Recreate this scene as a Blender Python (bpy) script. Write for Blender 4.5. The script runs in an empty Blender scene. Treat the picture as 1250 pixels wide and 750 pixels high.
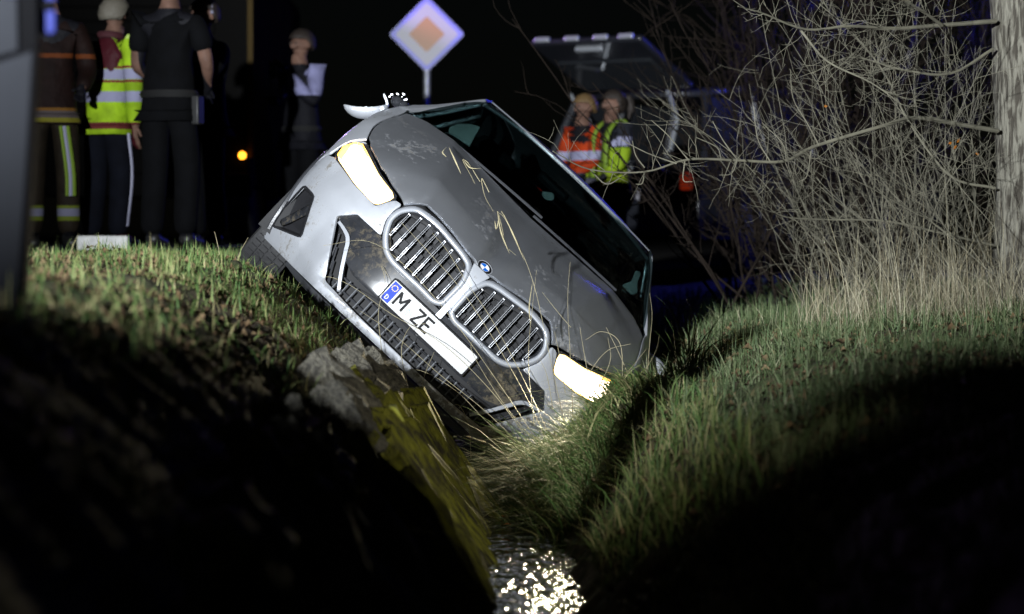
import bpy, bmesh, math, random
import numpy as np
from mathutils import Vector, Matrix

random.seed(7)
rng = np.random.default_rng(11)
SC = bpy.context.scene
COL = SC.collection

# ------------------------------------------------------------------ camera
FPX = 3578.0                      # focal length in pixels of the 1250 px wide photograph
CAM = Vector((0.0, 0.0, 1.5))
PITCH = math.atan((375 - 285) / FPX)
cam_d = bpy.data.cameras.new('camera')
cam = bpy.data.objects.new('camera', cam_d)
COL.objects.link(cam)
cam.location = CAM
cam.rotation_euler = (math.pi / 2 - PITCH, 0, 0)
cam_d.sensor_width = 36.0
cam_d.lens = 36.0 * FPX / 1250.0
cam_d.clip_start = 0.05
cam_d.clip_end = 2000
cam_d.dof.use_dof = True
cam_d.dof.focus_distance = 13.55
cam_d.dof.aperture_fstop = 2.5
cam_d.dof.aperture_blades = 9
SC.camera = cam

# ------------------------------------------------------------------ night sky, moonlight, floodlight
world = bpy.data.worlds.new('World')
SC.world = world
world.use_nodes = True
wn = world.node_tree
bg = wn.nodes['Background']
sky = wn.nodes.new('ShaderNodeTexSky')
sky.sky_type = 'NISHITA'
sky.sun_disc = False
sky.sun_elevation = math.radians(30)
sky.sun_rotation = math.radians(200)
wn.links.new(sky.outputs[0], bg.inputs[0])
bg.inputs[1].default_value = 0.00025

def light(name, kind, loc, energy, color, target=None, **kw):
    d = bpy.data.lights.new(name, kind)
    d.energy = energy
    d.color = color
    for k, v in kw.items():
        setattr(d, k, v)
    o = bpy.data.objects.new(name, d)
    COL.objects.link(o)
    o.location = loc
    if target is not None:
        o.rotation_euler = (Vector(target) - Vector(loc)).to_track_quat('-Z', 'Y').to_euler()
    return o

light('moon', 'SUN', (0, 0, 20), 0.004, (0.8, 0.88, 1.0), (6, 14, 0), angle=math.radians(0.5))
# the fire brigade's floodlight on the road behind the photographer, aimed over the ditch
light('floodlight', 'SPOT', (-3.4, -2.0, 3.15), 39000, (0.90, 0.95, 1.0), (0.12, 13.5, 4.42),
      spot_size=math.radians(35), spot_blend=0.85, shadow_soft_size=0.08)
# unseen spot lamp added on the right bank to light the stones across the stream
light('stones_fill_spot', 'SPOT', (1.7, 5.6, 2.1), 620, (1.0, .95, .80), (-.36, 11.2, .60), spot_size=math.radians(19), spot_blend=1.0, shadow_soft_size=.16)
# blue beacons of the emergency vehicles, out of the frame
light('blue_beacon', 'POINT', (-3.3, 29.2, 4.75), 1100, (0.55, 0.32, 1.0), shadow_soft_size=0.08)
light('blue_beacon_far', 'POINT', (3.3, 27.0, 3.6), 230, (0.05, 0.06, 1.0), shadow_soft_size=0.08)
SC.view_settings.view_transform = 'Standard'
SC.view_settings.look = 'None'
SC.view_settings.exposure = 0
SC.view_settings.gamma = 1
SC.cycles.use_denoising = True
SC.cycles.max_bounces = 6
SC.cycles.transparent_max_bounces = 12
SC.cycles.sample_clamp_indirect = 6
SC.cycles.caustics_reflective = False
SC.cycles.caustics_refractive = False

_R = Vector((1, 0, 0))
_F = Vector((0, math.cos(PITCH), -math.sin(PITCH)))
_U = Vector((0, math.sin(PITCH), math.cos(PITCH)))
def W(px, py, d):
    """the point at depth d seen at a pixel of the photograph"""
    return CAM + (_F + _R * ((px - 625) / FPX) + _U * ((375 - py) / FPX)) * d

# ------------------------------------------------------------------ helpers
def tag(o, label=None, cat=None, group=None, kind=None):
    if label: o['label'] = label
    if cat: o['category'] = cat
    if group: o['group'] = group
    if kind: o['kind'] = kind
    return o

def empty(name, loc=(0, 0, 0), rz=0.0):
    o = bpy.data.objects.new(name, None)
    COL.objects.link(o)
    o.location = loc
    o.rotation_euler = (0, 0, rz)
    o.empty_display_size = 0.1
    return o

def link_mesh(name, me, mat, parent=None):
    o = bpy.data.objects.new(name, me)
    COL.objects.link(o)
    if mat is not None:
        for m in (mat if isinstance(mat, (list, tuple)) else [mat]):
            me.materials.append(m)
    if parent is not None:
        o.parent = parent
    return o

def mesh_obj(name, verts, faces, mat, parent=None, smooth=True, angle=35):
    me = bpy.data.meshes.new(name)
    me.from_pydata([tuple(v) for v in verts], [], [tuple(f) for f in faces])
    me.validate()
    if smooth:
        me.shade_smooth()
        if angle: me.set_sharp_from_angle(angle=math.radians(angle))
    return link_mesh(name, me, mat, parent)

def quick_tris(name, V, T, mat, parent=None, tint=None, smooth=True):
    """big triangle soups"""
    me = bpy.data.meshes.new(name)
    n, m = len(V), len(T)
    me.vertices.add(n); me.vertices.foreach_set('co', np.asarray(V, np.float32).ravel())
    me.loops.add(m * 3); me.loops.foreach_set('vertex_index', np.asarray(T, np.int32).ravel())
    me.polygons.add(m); me.polygons.foreach_set('loop_start', np.arange(0, m * 3, 3, dtype=np.int32))
    me.update(calc_edges=True)
    if tint is not None:
        a = me.attributes.new('tint', 'FLOAT', 'POINT')
        a.data.foreach_set('value', np.asarray(tint, np.float32))
    if smooth: me.shade_smooth()
    return link_mesh(name, me, mat, parent)

class Geo:
    def __init__(s): s.v, s.f = [], []
    def add(s, v, f):
        o = len(s.v); s.v += [tuple(p) for p in v]; s.f += [tuple(i + o for i in q) for q in f]; return s
    def box(s, c, d, rot=None, taper=1.0):
        x, y, z = (k / 2 for k in d); P = []
        for sz, k in ((-1, 1.0), (1, taper)):
            for sx, sy in ((-1, -1), (1, -1), (1, 1), (-1, 1)):
                p = Vector((sx * x * k, sy * y * k, sz * z))
                if rot is not None: p = rot @ p
                P.append(p + Vector(c))
        return s.add(P, [(3, 2, 1, 0), (4, 5, 6, 7), (0, 1, 5, 4), (1, 2, 6, 5), (2, 3, 7, 6), (3, 0, 4, 7)])
    def tube(s, pts, rad, n=6, cap=True):
        v, f = tube(pts, rad, n, cap); return s.add(v, f)
    def ball(s, c, r, nu=12, nv=8, rot=None):
        r = r if isinstance(r, (tuple, list)) else (r, r, r); P = []
        for j in range(1, nv):
            t = math.pi * j / nv
            for i in range(nu):
                a = 2 * math.pi * i / nu
                p = Vector((r[0] * math.sin(t) * math.cos(a), r[1] * math.sin(t) * math.sin(a), r[2] * math.cos(t)))
                P.append((rot @ p if rot is not None else p) + Vector(c))
        top, bot = len(P), len(P) + 1
        zt = Vector((0, 0, r[2])); zt = rot @ zt if rot is not None else zt
        P += [Vector(c) + zt, Vector(c) - zt]
        F = []
        for j in range(nv - 2):
            for i in range(nu):
                k = (i + 1) % nu
                F.append((j * nu + i, (j + 1) * nu + i, (j + 1) * nu + k, j * nu + k))
        for i in range(nu):
            k = (i + 1) % nu
            F.append((top, i, k)); F.append((bot, (nv - 2) * nu + k, (nv - 2) * nu + i))
        return s.add(P, F)
    def obj(s, name, mat, parent=None, smooth=True, angle=35, bevel=0.0):
        o = mesh_obj(name, s.v, s.f, mat, parent, smooth, angle)
        if bevel:
            b = o.modifiers.new('b', 'BEVEL'); b.width = bevel; b.segments = 2; b.limit_method = 'ANGLE'
        return o

def tube(pts, rad, n=6, cap=True):
    P = np.array([tuple(p) for p in pts], float)
    m = len(P)
    if np.isscalar(rad): rad = [rad] * m
    T = np.gradient(P, axis=0)
    T /= np.linalg.norm(T, axis=1)[:, None] + 1e-12
    ref = np.array([0, 0, 1.0]) if abs(T[0, 2]) < .9 else np.array([1.0, 0, 0])
    a = np.cross(T[0], ref); a /= np.linalg.norm(a)
    ang = np.arange(n) * 2 * math.pi / n
    V = []
    for i in range(m):
        a = a - T[i] * np.dot(a, T[i]); a /= np.linalg.norm(a) + 1e-12
        b = np.cross(T[i], a)
        V.append(P[i] + rad[i] * (np.cos(ang)[:, None] * a + np.sin(ang)[:, None] * b))
    V = np.concatenate(V)
    F = []
    for i in range(m - 1):
        for j in range(n):
            k = (j + 1) % n
            F.append((i * n + j, i * n + k, (i + 1) * n + k, (i + 1) * n + j))
    if cap:
        F.append(tuple(range(n - 1, -1, -1))); F.append(tuple((m - 1) * n + j for j in range(n)))
    return V.tolist(), F

def smooth_path(pts, n=8):
    """Catmull-Rom through the points"""
    P = [Vector(p) for p in pts]
    P = [P[0] * 2 - P[1]] + P + [P[-1] * 2 - P[-2]]
    out = []
    for i in range(1, len(P) - 2):
        for k in range(n):
            t = k / n
            a, b, c, d = P[i - 1:i + 3]
            out.append(.5 * ((2 * b) + (c - a) * t + (2 * a - 5 * b + 4 * c - d) * t * t + (3 * b - a - 3 * c + d) * t ** 3))
    out.append(P[-2])
    return out

def fillet(pts, r=.01, n=4):
    out = []
    m = len(pts)
    for i in range(m):
        p0, p, p1 = (np.array(pts[k % m], float) for k in (i - 1, i, i + 1))
        a, b = p0 - p, p1 - p
        la, lb = np.linalg.norm(a), np.linalg.norm(b)
        k = min(r, la * .45, lb * .45)
        A, B = p + a / la * k, p + b / lb * k
        for j in range(n + 1):
            t = j / n
            out.append(tuple((1 - t) ** 2 * A + 2 * t * (1 - t) * p + t * t * B))
    return out

def resample(pts, n):
    P = np.array(pts + [pts[0]], float)
    s = np.concatenate([[0], np.cumsum(np.linalg.norm(np.diff(P, axis=0), axis=1))])
    t = np.linspace(0, s[-1], n, endpoint=False)
    return np.stack([np.interp(t, s, P[:, 0]), np.interp(t, s, P[:, 1])], 1)

def inset(P, d):
    n0 = np.roll(P, -1, 0) - np.roll(P, 1, 0)
    n0 /= np.linalg.norm(n0, axis=1)[:, None] + 1e-9
    N = np.stack([-n0[:, 1], n0[:, 0]], 1)
    area = np.sum(P[:, 0] * np.roll(P[:, 1], -1) - np.roll(P[:, 0], -1) * P[:, 1])
    if area < 0: N = -N
    return P + N * d

def panel(name, outline, mapf, grid, mat, parent, holes=(), thick=.008, bevel=.0025, out=None, smooth=True, angle=40):
    """a sheet cut to an outline in a 2-D chart, laid on a curved surface, with thickness and rolled edges"""
    bm = bmesh.new()
    edges = []
    for loop in [outline] + list(holes):
        vs = [bm.verts.new((a, b, 0)) for a, b in loop]
        edges += [bm.edges.new((vs[i], vs[(i + 1) % len(vs)])) for i in range(len(vs))]
    bmesh.ops.triangle_fill(bm, use_beauty=True, use_dissolve=False, edges=edges)
    A = np.array([(v.co.x, v.co.y) for v in bm.verts])
    g = grid if isinstance(grid, tuple) else (grid, grid)
    for ax in (0, 1):
        lo, hi = A[:, ax].min(), A[:, ax].max()
        n = int((hi - lo) / g[ax])
        for i in range(1, n + 1):
            co = [0, 0, 0]; no = [0, 0, 0]
            co[ax] = lo + (hi - lo) * i / (n + 1); no[ax] = 1
            bmesh.ops.bisect_plane(bm, geom=bm.verts[:] + bm.edges[:] + bm.faces[:], dist=1e-5, plane_co=co, plane_no=no)
    bmesh.ops.triangulate(bm, faces=[f for f in bm.faces if len(f.verts) > 4])
    for v in bm.verts:
        v.co = mapf(v.co.x, v.co.y)
    bm.normal_update()
    if out is not None:
        s = sum(f.normal.dot(Vector(out)) * f.calc_area() for f in bm.faces)
        if s < 0: bmesh.ops.reverse_faces(bm, faces=bm.faces[:])
    me = bpy.data.meshes.new(name)
    bm.to_mesh(me); bm.free()
    if smooth:
        me.shade_smooth()
        if angle: me.set_sharp_from_angle(angle=math.radians(angle))
    o = link_mesh(name, me, mat, parent)
    if thick:
        s = o.modifiers.new('s', 'SOLIDIFY'); s.thickness = thick; s.offset = -1
        if bevel:
            b = o.modifiers.new('b', 'BEVEL'); b.width = bevel; b.segments = 2; b.limit_method = 'ANGLE'; b.angle_limit = math.radians(50)
    return o

# ------------------------------------------------------------------ materials
MATS = {}
def material(name, col, rough=.6, metal=0.0, spec=.5, var=0.0, vscale=8.0, bump=0.0, bscale=40.0, col2=None, coat=0.0,
             emit=None, estr=0.0, alpha=None, trans=0.0, ior=1.45, stops=None, coords='Object', tint=False, sheen=0.0):
    m = bpy.data.materials.new(name); m.use_nodes = True
    nt = m.node_tree; b = nt.nodes['Principled BSDF']
    b.inputs['Base Color'].default_value = (*col, 1)
    b.inputs['Roughness'].default_value = rough
    b.inputs['Metallic'].default_value = metal
    b.inputs['Specular IOR Level'].default_value = spec
    b.inputs['Coat Weight'].default_value = coat
    b.inputs['Coat Roughness'].default_value = .08
    b.inputs['Transmission Weight'].default_value = trans
    b.inputs['IOR'].default_value = ior
    b.inputs['Sheen Weight'].default_value = sheen
    if emit: b.inputs['Emission Color'].default_value = (*emit, 1); b.inputs['Emission Strength'].default_value = estr
    tc = nt.nodes.new('ShaderNodeTexCoord')
    if var or col2:
        nz = nt.nodes.new('ShaderNodeTexNoise'); nz.inputs['Scale'].default_value = vscale; nz.inputs['Detail'].default_value = 6
        nt.links.new(tc.outputs[coords], nz.inputs['Vector'])
        rp = nt.nodes.new('ShaderNodeValToRGB')
        c2 = col2 if col2 else tuple(max(0, c * (1 - var)) for c in col)
        c1 = col if col2 else tuple(min(1, c * (1 + var)) for c in col)
        rp.color_ramp.elements[0].position = stops[0] if stops else .35; rp.color_ramp.elements[0].color = (*c1, 1)
        rp.color_ramp.elements[1].position = stops[1] if stops else .65; rp.color_ramp.elements[1].color = (*c2, 1)
        nt.links.new(nz.outputs['Fac'], rp.inputs['Fac'])
        nt.links.new(rp.outputs['Color'], b.inputs['Base Color'])
        m['ramp'] = rp.name
    if tint:
        at = nt.nodes.new('ShaderNodeAttribute'); at.attribute_name = 'tint'
        rp = nt.nodes.new('ShaderNodeValToRGB')
        cols = tint
        el = rp.color_ramp.elements
        while len(el) < len(cols): el.new(.5)
        for i, c in enumerate(cols): el[i].position = i / (len(cols) - 1); el[i].color = (*c, 1)
        nt.links.new(at.outputs['Fac'], rp.inputs['Fac']); nt.links.new(rp.outputs['Color'], b.inputs['Base Color'])
    if bump:
        nb = nt.nodes.new('ShaderNodeTexNoise'); nb.inputs['Scale'].default_value = bscale; nb.inputs['Detail'].default_value = 5
        nt.links.new(tc.outputs[coords], nb.inputs['Vector'])
        bp = nt.nodes.new('ShaderNodeBump'); bp.inputs['Strength'].default_value = bump; bp.inputs['Distance'].default_value = .02
        nt.links.new(nb.outputs['Fac'], bp.inputs['Height']); nt.links.new(bp.outputs['Normal'], b.inputs['Normal'])
    MATS[name] = m
    return m

def banded(name, base, bands, rough=.75, axis='Z', xlim=None):
    """cloth with sewn-on horizontal bands: (z0, z1, colour) in the garment's own height"""
    m = material(name, base, rough, spec=.15, var=.28, vscale=9, bump=.7, bscale=13)
    nt = m.node_tree; b = nt.nodes['Principled BSDF']
    src = b.inputs['Base Color'].links[0].from_socket
    tc = nt.nodes.new('ShaderNodeTexCoord'); sp = nt.nodes.new('ShaderNodeSeparateXYZ')
    nt.links.new(tc.outputs['Object'], sp.inputs[0])
    for z0, z1, c in bands:
        a = nt.nodes.new('ShaderNodeMath'); a.operation = 'COMPARE'
        a.inputs[1].default_value = (z0 + z1) / 2; a.inputs[2].default_value = (z1 - z0) / 2
        nt.links.new(sp.outputs[axis], a.inputs[0])
        mx = nt.nodes.new('ShaderNodeMix'); mx.data_type = 'RGBA'
        fac = a.outputs[0]
        if xlim:
            c2 = nt.nodes.new('ShaderNodeMath'); c2.operation = 'COMPARE'; c2.inputs[1].default_value = 0; c2.inputs[2].default_value = xlim
            nt.links.new(sp.outputs['X'], c2.inputs[0])
            ml = nt.nodes.new('ShaderNodeMath'); ml.operation = 'MULTIPLY'
            nt.links.new(fac, ml.inputs[0]); nt.links.new(c2.outputs[0], ml.inputs[1]); fac = ml.outputs[0]
        nt.links.new(fac, mx.inputs['Factor']); nt.links.new(src, mx.inputs['A'])
        mx.inputs['B'].default_value = (*c, 1)
        src = mx.outputs['Result']
    nt.links.new(src, b.inputs['Base Color'])
    return m

M = MATS
material('paint', (.55, .57, .61), .46, metal=.56, var=.05, vscale=5, coat=.15)
material('hood_paint_shaded', (.58, .60, .64), .40, metal=.90, var=.05, vscale=5, coat=0)  # same paint as the body; the bonnet's shade is put in by extra metallic
material('chrome', (.72, .74, .78), .22, metal=.55)
material('satin_chrome', (.48, .50, .54), .3, metal=.45)
material('bar_grey', (.10, .105, .115), .35)
material('gloss_black', (.02, .021, .024), .18, spec=.6, var=.2, vscale=20)
material('trim_black', (.035, .036, .04), .35, bump=.08, bscale=120)
material('matte_black', (.012, .012, .013), .75)
material('duct_black', (.018, .018, .02), .4)
material('shutter_grey', (.006, .006, .008), .5, spec=.2)
material('rubber', (.022, .022, .023), .7, bump=.2, bscale=60)
material('rim_metal', (.3, .31, .33), .35, metal=.9)
material('glass', (.02, .022, .025), .03, trans=.0, spec=.6)
material('lens_glass', (.8, .82, .85), .05, trans=.9)
material('airbag', (.75, .85, .80), .8, var=.1, vscale=6, bump=.3, bscale=9)
material('seat_cloth', (.012, .012, .014), .9, spec=.2)
material('lamp_white', (1, 1, 1), .3, emit=(1.0, .80, .52), estr=16)
material('lamp_amber', (1, .5, .1), .3, emit=(1.0, .40, .04), estr=9)
material('lamp_glow', (1, .8, .4), .3, emit=(1.0, .62, .18), estr=3.2)
material('lamp_amber_small', (1, .5, .1), .3, emit=(1.0, .34, .02), estr=6)
material('lamp_red', (.6, .03, .02), .3, emit=(1.0, .08, .02), estr=.12)
material('plate_white', (.5, .5, .49), .5, spec=.2, var=.05, vscale=30)
material('plate_blue', (.012, .04, .36), .5, spec=.15)
material('plate_black', (.006, .006, .007), .6, spec=.15)
material('plate_yellow', (.75, .55, .04), .5)
material('seal_grey', (.32, .36, .42), .5, var=.4, vscale=160)
material('emblem_blue', (.01, .12, .5), .2, coat=.5)
material('emblem_white', (.8, .8, .8), .25, coat=.5)
material('skin', (.17, .10, .075), .6, var=.08, vscale=30)
material('hair_brown', (.016, .011, .008), .6, bump=.5, bscale=80)
material('hair_blond', (.10, .06, .022), .6, bump=.5, bscale=80)
material('hair_grey', (.10, .09, .07), .6, bump=.5, bscale=80)
material('cloth_black', (.0011, .0012, .0017), .9, spec=.12, var=.3, vscale=10, bump=.25, bscale=14)
material('cloth_navy', (.002, .0025, .005), .9, spec=.12, var=.3, vscale=10, bump=.25, bscale=14)
material('shoe_black', (.012, .012, .012), .45)
material('silver_tape', (.2, .2, .28), .5)
material('eye', (.05, .04, .035), .2)
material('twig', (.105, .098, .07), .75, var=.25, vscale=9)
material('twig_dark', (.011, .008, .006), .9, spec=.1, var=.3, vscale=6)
material('straw', (.42, .36, .2), .8, tint=[(.10, .08, .045), (.24, .21, .13), (.42, .39, .28)])
material('stalk', (.26, .225, .13), .7, var=.25, vscale=25)
material('grass', (.06, .11, .03), .7, tint=[(.035, .085, .02), (.075, .14, .03), (.16, .19, .06), (.33, .29, .14)])
material('grass_cool', (.06, .11, .03), .7, tint=[(.03, .06, .018), (.065, .10, .035), (.13, .15, .07), (.30, .28, .18)])
material('leaf_litter', (.1, .06, .03), .8, tint=[(.05, .03, .015), (.14, .085, .04), (.24, .17, .09)])
material('stone', (.15, .14, .11), .9, col2=(.05, .047, .04), vscale=11, bump=1.0, bscale=22)
material('stone_moss', (.15, .15, .018), .95, col2=(.04, .036, .02), vscale=5.5, stops=(.42, .60), bump=1.0, bscale=17, spec=.3)
material('asphalt', (.05, .05, .053), .85, var=.25, vscale=60, bump=.3, bscale=180)
material('road_paint', (.6, .6, .58), .7, var=.15, vscale=30)
material('kerb_white', (.72, .72, .7), .7, var=.15, vscale=20, bump=.3, bscale=50)
material('sign_white', (.30, .29, .32), .4)
material('sign_yellow', (.30, .10, .005), .4)
material('sign_edge_lit_blue', (.10, .10, .55), .4)
material('galvanised', (.32, .33, .35), .45, metal=.6, var=.15, vscale=15)
material('post_panel', (.010, .011, .014), .7, spec=.1, var=.12, vscale=5)
material('post_edge', (.002, .002, .0025), .8, spec=.05)
material('reflector_blue', (.003, .008, .10), .5, spec=.1)
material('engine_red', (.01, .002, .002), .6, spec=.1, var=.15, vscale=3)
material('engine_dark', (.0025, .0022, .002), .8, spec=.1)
material('engine_yellow', (.05, .03, .004), .7, spec=.2)
material('car_dark', (.014, .015, .019), .3, coat=.6)
material('car_glint', (.55, .58, .62), .25, metal=.6)
material('pane_pale', (.25, .3, .32), .2)

# windscreen: real see-through glass that also mirrors
def glass_mat(name, tintc):
    m = bpy.data.materials.new(name); m.use_nodes = True
    nt = m.node_tree; nt.nodes.clear()
    o = nt.nodes.new('ShaderNodeOutputMaterial'); mix = nt.nodes.new('ShaderNodeMixShader')
    tr = nt.nodes.new('ShaderNodeBsdfTransparent'); gl = nt.nodes.new('ShaderNodeBsdfGlossy'); fr = nt.nodes.new('ShaderNodeMath'); lw = nt.nodes.new('ShaderNodeLayerWeight'); fr.operation = 'MULTIPLY_ADD'; fr.inputs[1].default_value = .32; fr.inputs[2].default_value = .03; p3 = nt.nodes.new('ShaderNodeMath'); p3.operation = 'POWER'; p3.inputs[1].default_value = 4; lw.inputs[0].default_value = .5; nt.links.new(lw.outputs['Facing'], p3.inputs[0]); nt.links.new(p3.outputs[0], fr.inputs[0])
    tr.inputs[0].default_value = (*tintc, 1); gl.inputs['Roughness'].default_value = .03
    nt.links.new(fr.outputs[0], mix.inputs[0]); nt.links.new(tr.outputs[0], mix.inputs[1]); nt.links.new(gl.outputs[0], mix.inputs[2])
    nt.links.new(mix.outputs[0], o.inputs[0]); M[name] = m
glass_mat('windscreen', (.36, .42, .42))

def muddy(name):
    nt = M[name].node_tree; b = nt.nodes['Principled BSDF']; src = b.inputs['Base Color'].links[0].from_socket
    tc = nt.nodes.new('ShaderNodeTexCoord'); sp = nt.nodes.new('ShaderNodeSeparateXYZ'); nt.links.new(tc.outputs['Object'], sp.inputs[0])
    n1 = nt.nodes.new('ShaderNodeTexNoise'); n1.inputs['Scale'].default_value = 34; n1.inputs['Detail'].default_value = 8; n1.inputs['Roughness'].default_value = .7
    n2 = nt.nodes.new('ShaderNodeTexNoise'); n2.inputs['Scale'].default_value = 3.2; n2.inputs['Detail'].default_value = 4
    for n in (n1, n2): nt.links.new(tc.outputs['Object'], n.inputs['Vector'])
    ml = nt.nodes.new('ShaderNodeMath'); ml.operation = 'MULTIPLY'; nt.links.new(n1.outputs['Fac'], ml.inputs[0]); nt.links.new(n2.outputs['Fac'], ml.inputs[1])
    mr = nt.nodes.new('ShaderNodeMapRange'); mr.inputs['From Min'].default_value = .25; mr.inputs['From Max'].default_value = 1.1
    mr.inputs['To Min'].default_value = .10; mr.inputs['To Max'].default_value = 0.0; nt.links.new(sp.outputs['Z'], mr.inputs['Value'])
    ad = nt.nodes.new('ShaderNodeMath'); ad.operation = 'ADD'; nt.links.new(ml.outputs[0], ad.inputs[0]); nt.links.new(mr.outputs['Result'], ad.inputs[1])
    rp = nt.nodes.new('ShaderNodeValToRGB'); e = rp.color_ramp.elements
    e[0].position = .335; e[0].color = (0, 0, 0, 1); e[1].position = .42; e[1].color = (.8, .8, .8, 1)
    nt.links.new(ad.outputs[0], rp.inputs['Fac'])
    mx = nt.nodes.new('ShaderNodeMix'); mx.data_type = 'RGBA'; mx.inputs['B'].default_value = (.10, .085, .06, 1)
    nt.links.new(rp.outputs['Color'], mx.inputs['Factor']); nt.links.new(src, mx.inputs['A']); nt.links.new(mx.outputs['Result'], b.inputs['Base Color'])
    im = nt.nodes.new('ShaderNodeMath'); im.operation = 'MULTIPLY_ADD'; im.inputs[1].default_value = -b.inputs['Metallic'].default_value; im.inputs[2].default_value = b.inputs['Metallic'].default_value
    nt.links.new(rp.outputs['Color'], im.inputs[0]); nt.links.new(im.outputs[0], b.inputs['Metallic'])
muddy('paint'); muddy('hood_paint_shaded'); muddy('gloss_black')

# stone: moss follows upward faces' own patches; soil: grass/earth mix for the ground
def soil_mat():
    m = material('soil', (.05, .045, .03), .95, bump=.8, bscale=14)
    nt = m.node_tree; b = nt.nodes['Principled BSDF']
    tc = nt.nodes.new('ShaderNodeTexCoord')
    n1 = nt.nodes.new('ShaderNodeTexNoise'); n1.inputs['Scale'].default_value = 2.2; n1.inputs['Detail'].default_value = 8
    n2 = nt.nodes.new('ShaderNodeTexNoise'); n2.inputs['Scale'].default_value = 23; n2.inputs['Detail'].default_value = 5
    for n in (n1, n2): nt.links.new(tc.outputs['Object'], n.inputs['Vector'])
    r1 = nt.nodes.new('ShaderNodeValToRGB')
    e = r1.color_ramp.elements
    e[0].position = .38; e[0].color = (.045, .032, .02, 1); e[1].position = .62; e[1].color = (.05, .07, .02, 1)
    r2 = nt.nodes.new('ShaderNodeValToRGB'); e = r2.color_ramp.elements
    e[0].position = .45; e[0].color = (0, 0, 0, 1); e[1].position = .7; e[1].color = (1, 1, 1, 1)
    nt.links.new(n1.outputs['Fac'], r1.inputs['Fac']); nt.links.new(n2.outputs['Fac'], r2.inputs['Fac'])
    mx = nt.nodes.new('ShaderNodeMix'); mx.data_type = 'RGBA'; mx.inputs['B'].default_value = (.12, .09, .05, 1)
    nt.links.new(r2.outputs['Color'], mx.inputs['Factor']); nt.links.new(r1.outputs['Color'], mx.inputs['A'])
    nt.links.new(mx.outputs['Result'], b.inputs['Base Color'])
soil_mat()

def bark_mat():
    m = material('bark', (.2, .18, .15), .9)
    nt = m.node_tree; b = nt.nodes['Principled BSDF']
    tc = nt.nodes.new('ShaderNodeTexCoord'); mp = nt.nodes.new('ShaderNodeMapping')
    mp.inputs['Scale'].default_value = (44, 44, 7)
    nt.links.new(tc.outputs['Object'], mp.inputs[0])
    n1 = nt.nodes.new('ShaderNodeTexNoise'); n1.inputs['Scale'].default_value = 1.0; n1.inputs['Detail'].default_value = 8; n1.inputs['Distortion'].default_value = .6
    nt.links.new(mp.outputs[0], n1.inputs['Vector'])
    r = nt.nodes.new('ShaderNodeValToRGB'); e = r.color_ramp.elements
    e[0].position = .43; e[0].color = (.035, .03, .022, 1); e[1].position = .57; e[1].color = (.14, .132, .105, 1)
    nt.links.new(n1.outputs['Fac'], r.inputs['Fac']); nt.links.new(r.outputs['Color'], b.inputs['Base Color'])
    bp = nt.nodes.new('ShaderNodeBump'); bp.inputs['Strength'].default_value = .9; bp.inputs['Distance'].default_value = .03
    nt.links.new(n1.outputs['Fac'], bp.inputs['Height']); nt.links.new(bp.outputs['Normal'], b.inputs['Normal'])
bark_mat()

def water_mat():
    m = material('water', (.008, .010, .008), .03, spec=.5, ior=1.33)
    nt = m.node_tree; b = nt.nodes['Principled BSDF']
    tc = nt.nodes.new('ShaderNodeTexCoord'); mp = nt.nodes.new('ShaderNodeMapping'); mp.inputs['Scale'].default_value = (1, .45, 1)
    nt.links.new(tc.outputs['Object'], mp.inputs[0])
    n1 = nt.nodes.new('ShaderNodeTexNoise'); n1.inputs['Scale'].default_value = 15; n1.inputs['Detail'].default_value = 2
    nt.links.new(mp.outputs[0], n1.inputs['Vector'])
    bp = nt.nodes.new('ShaderNodeBump'); bp.inputs['Strength'].default_value = 1.0; bp.inputs['Distance'].default_value = .028
    nt.links.new(n1.outputs['Fac'], bp.inputs['Height']); nt.links.new(bp.outputs['Normal'], b.inputs['Normal'])
water_mat()

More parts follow.
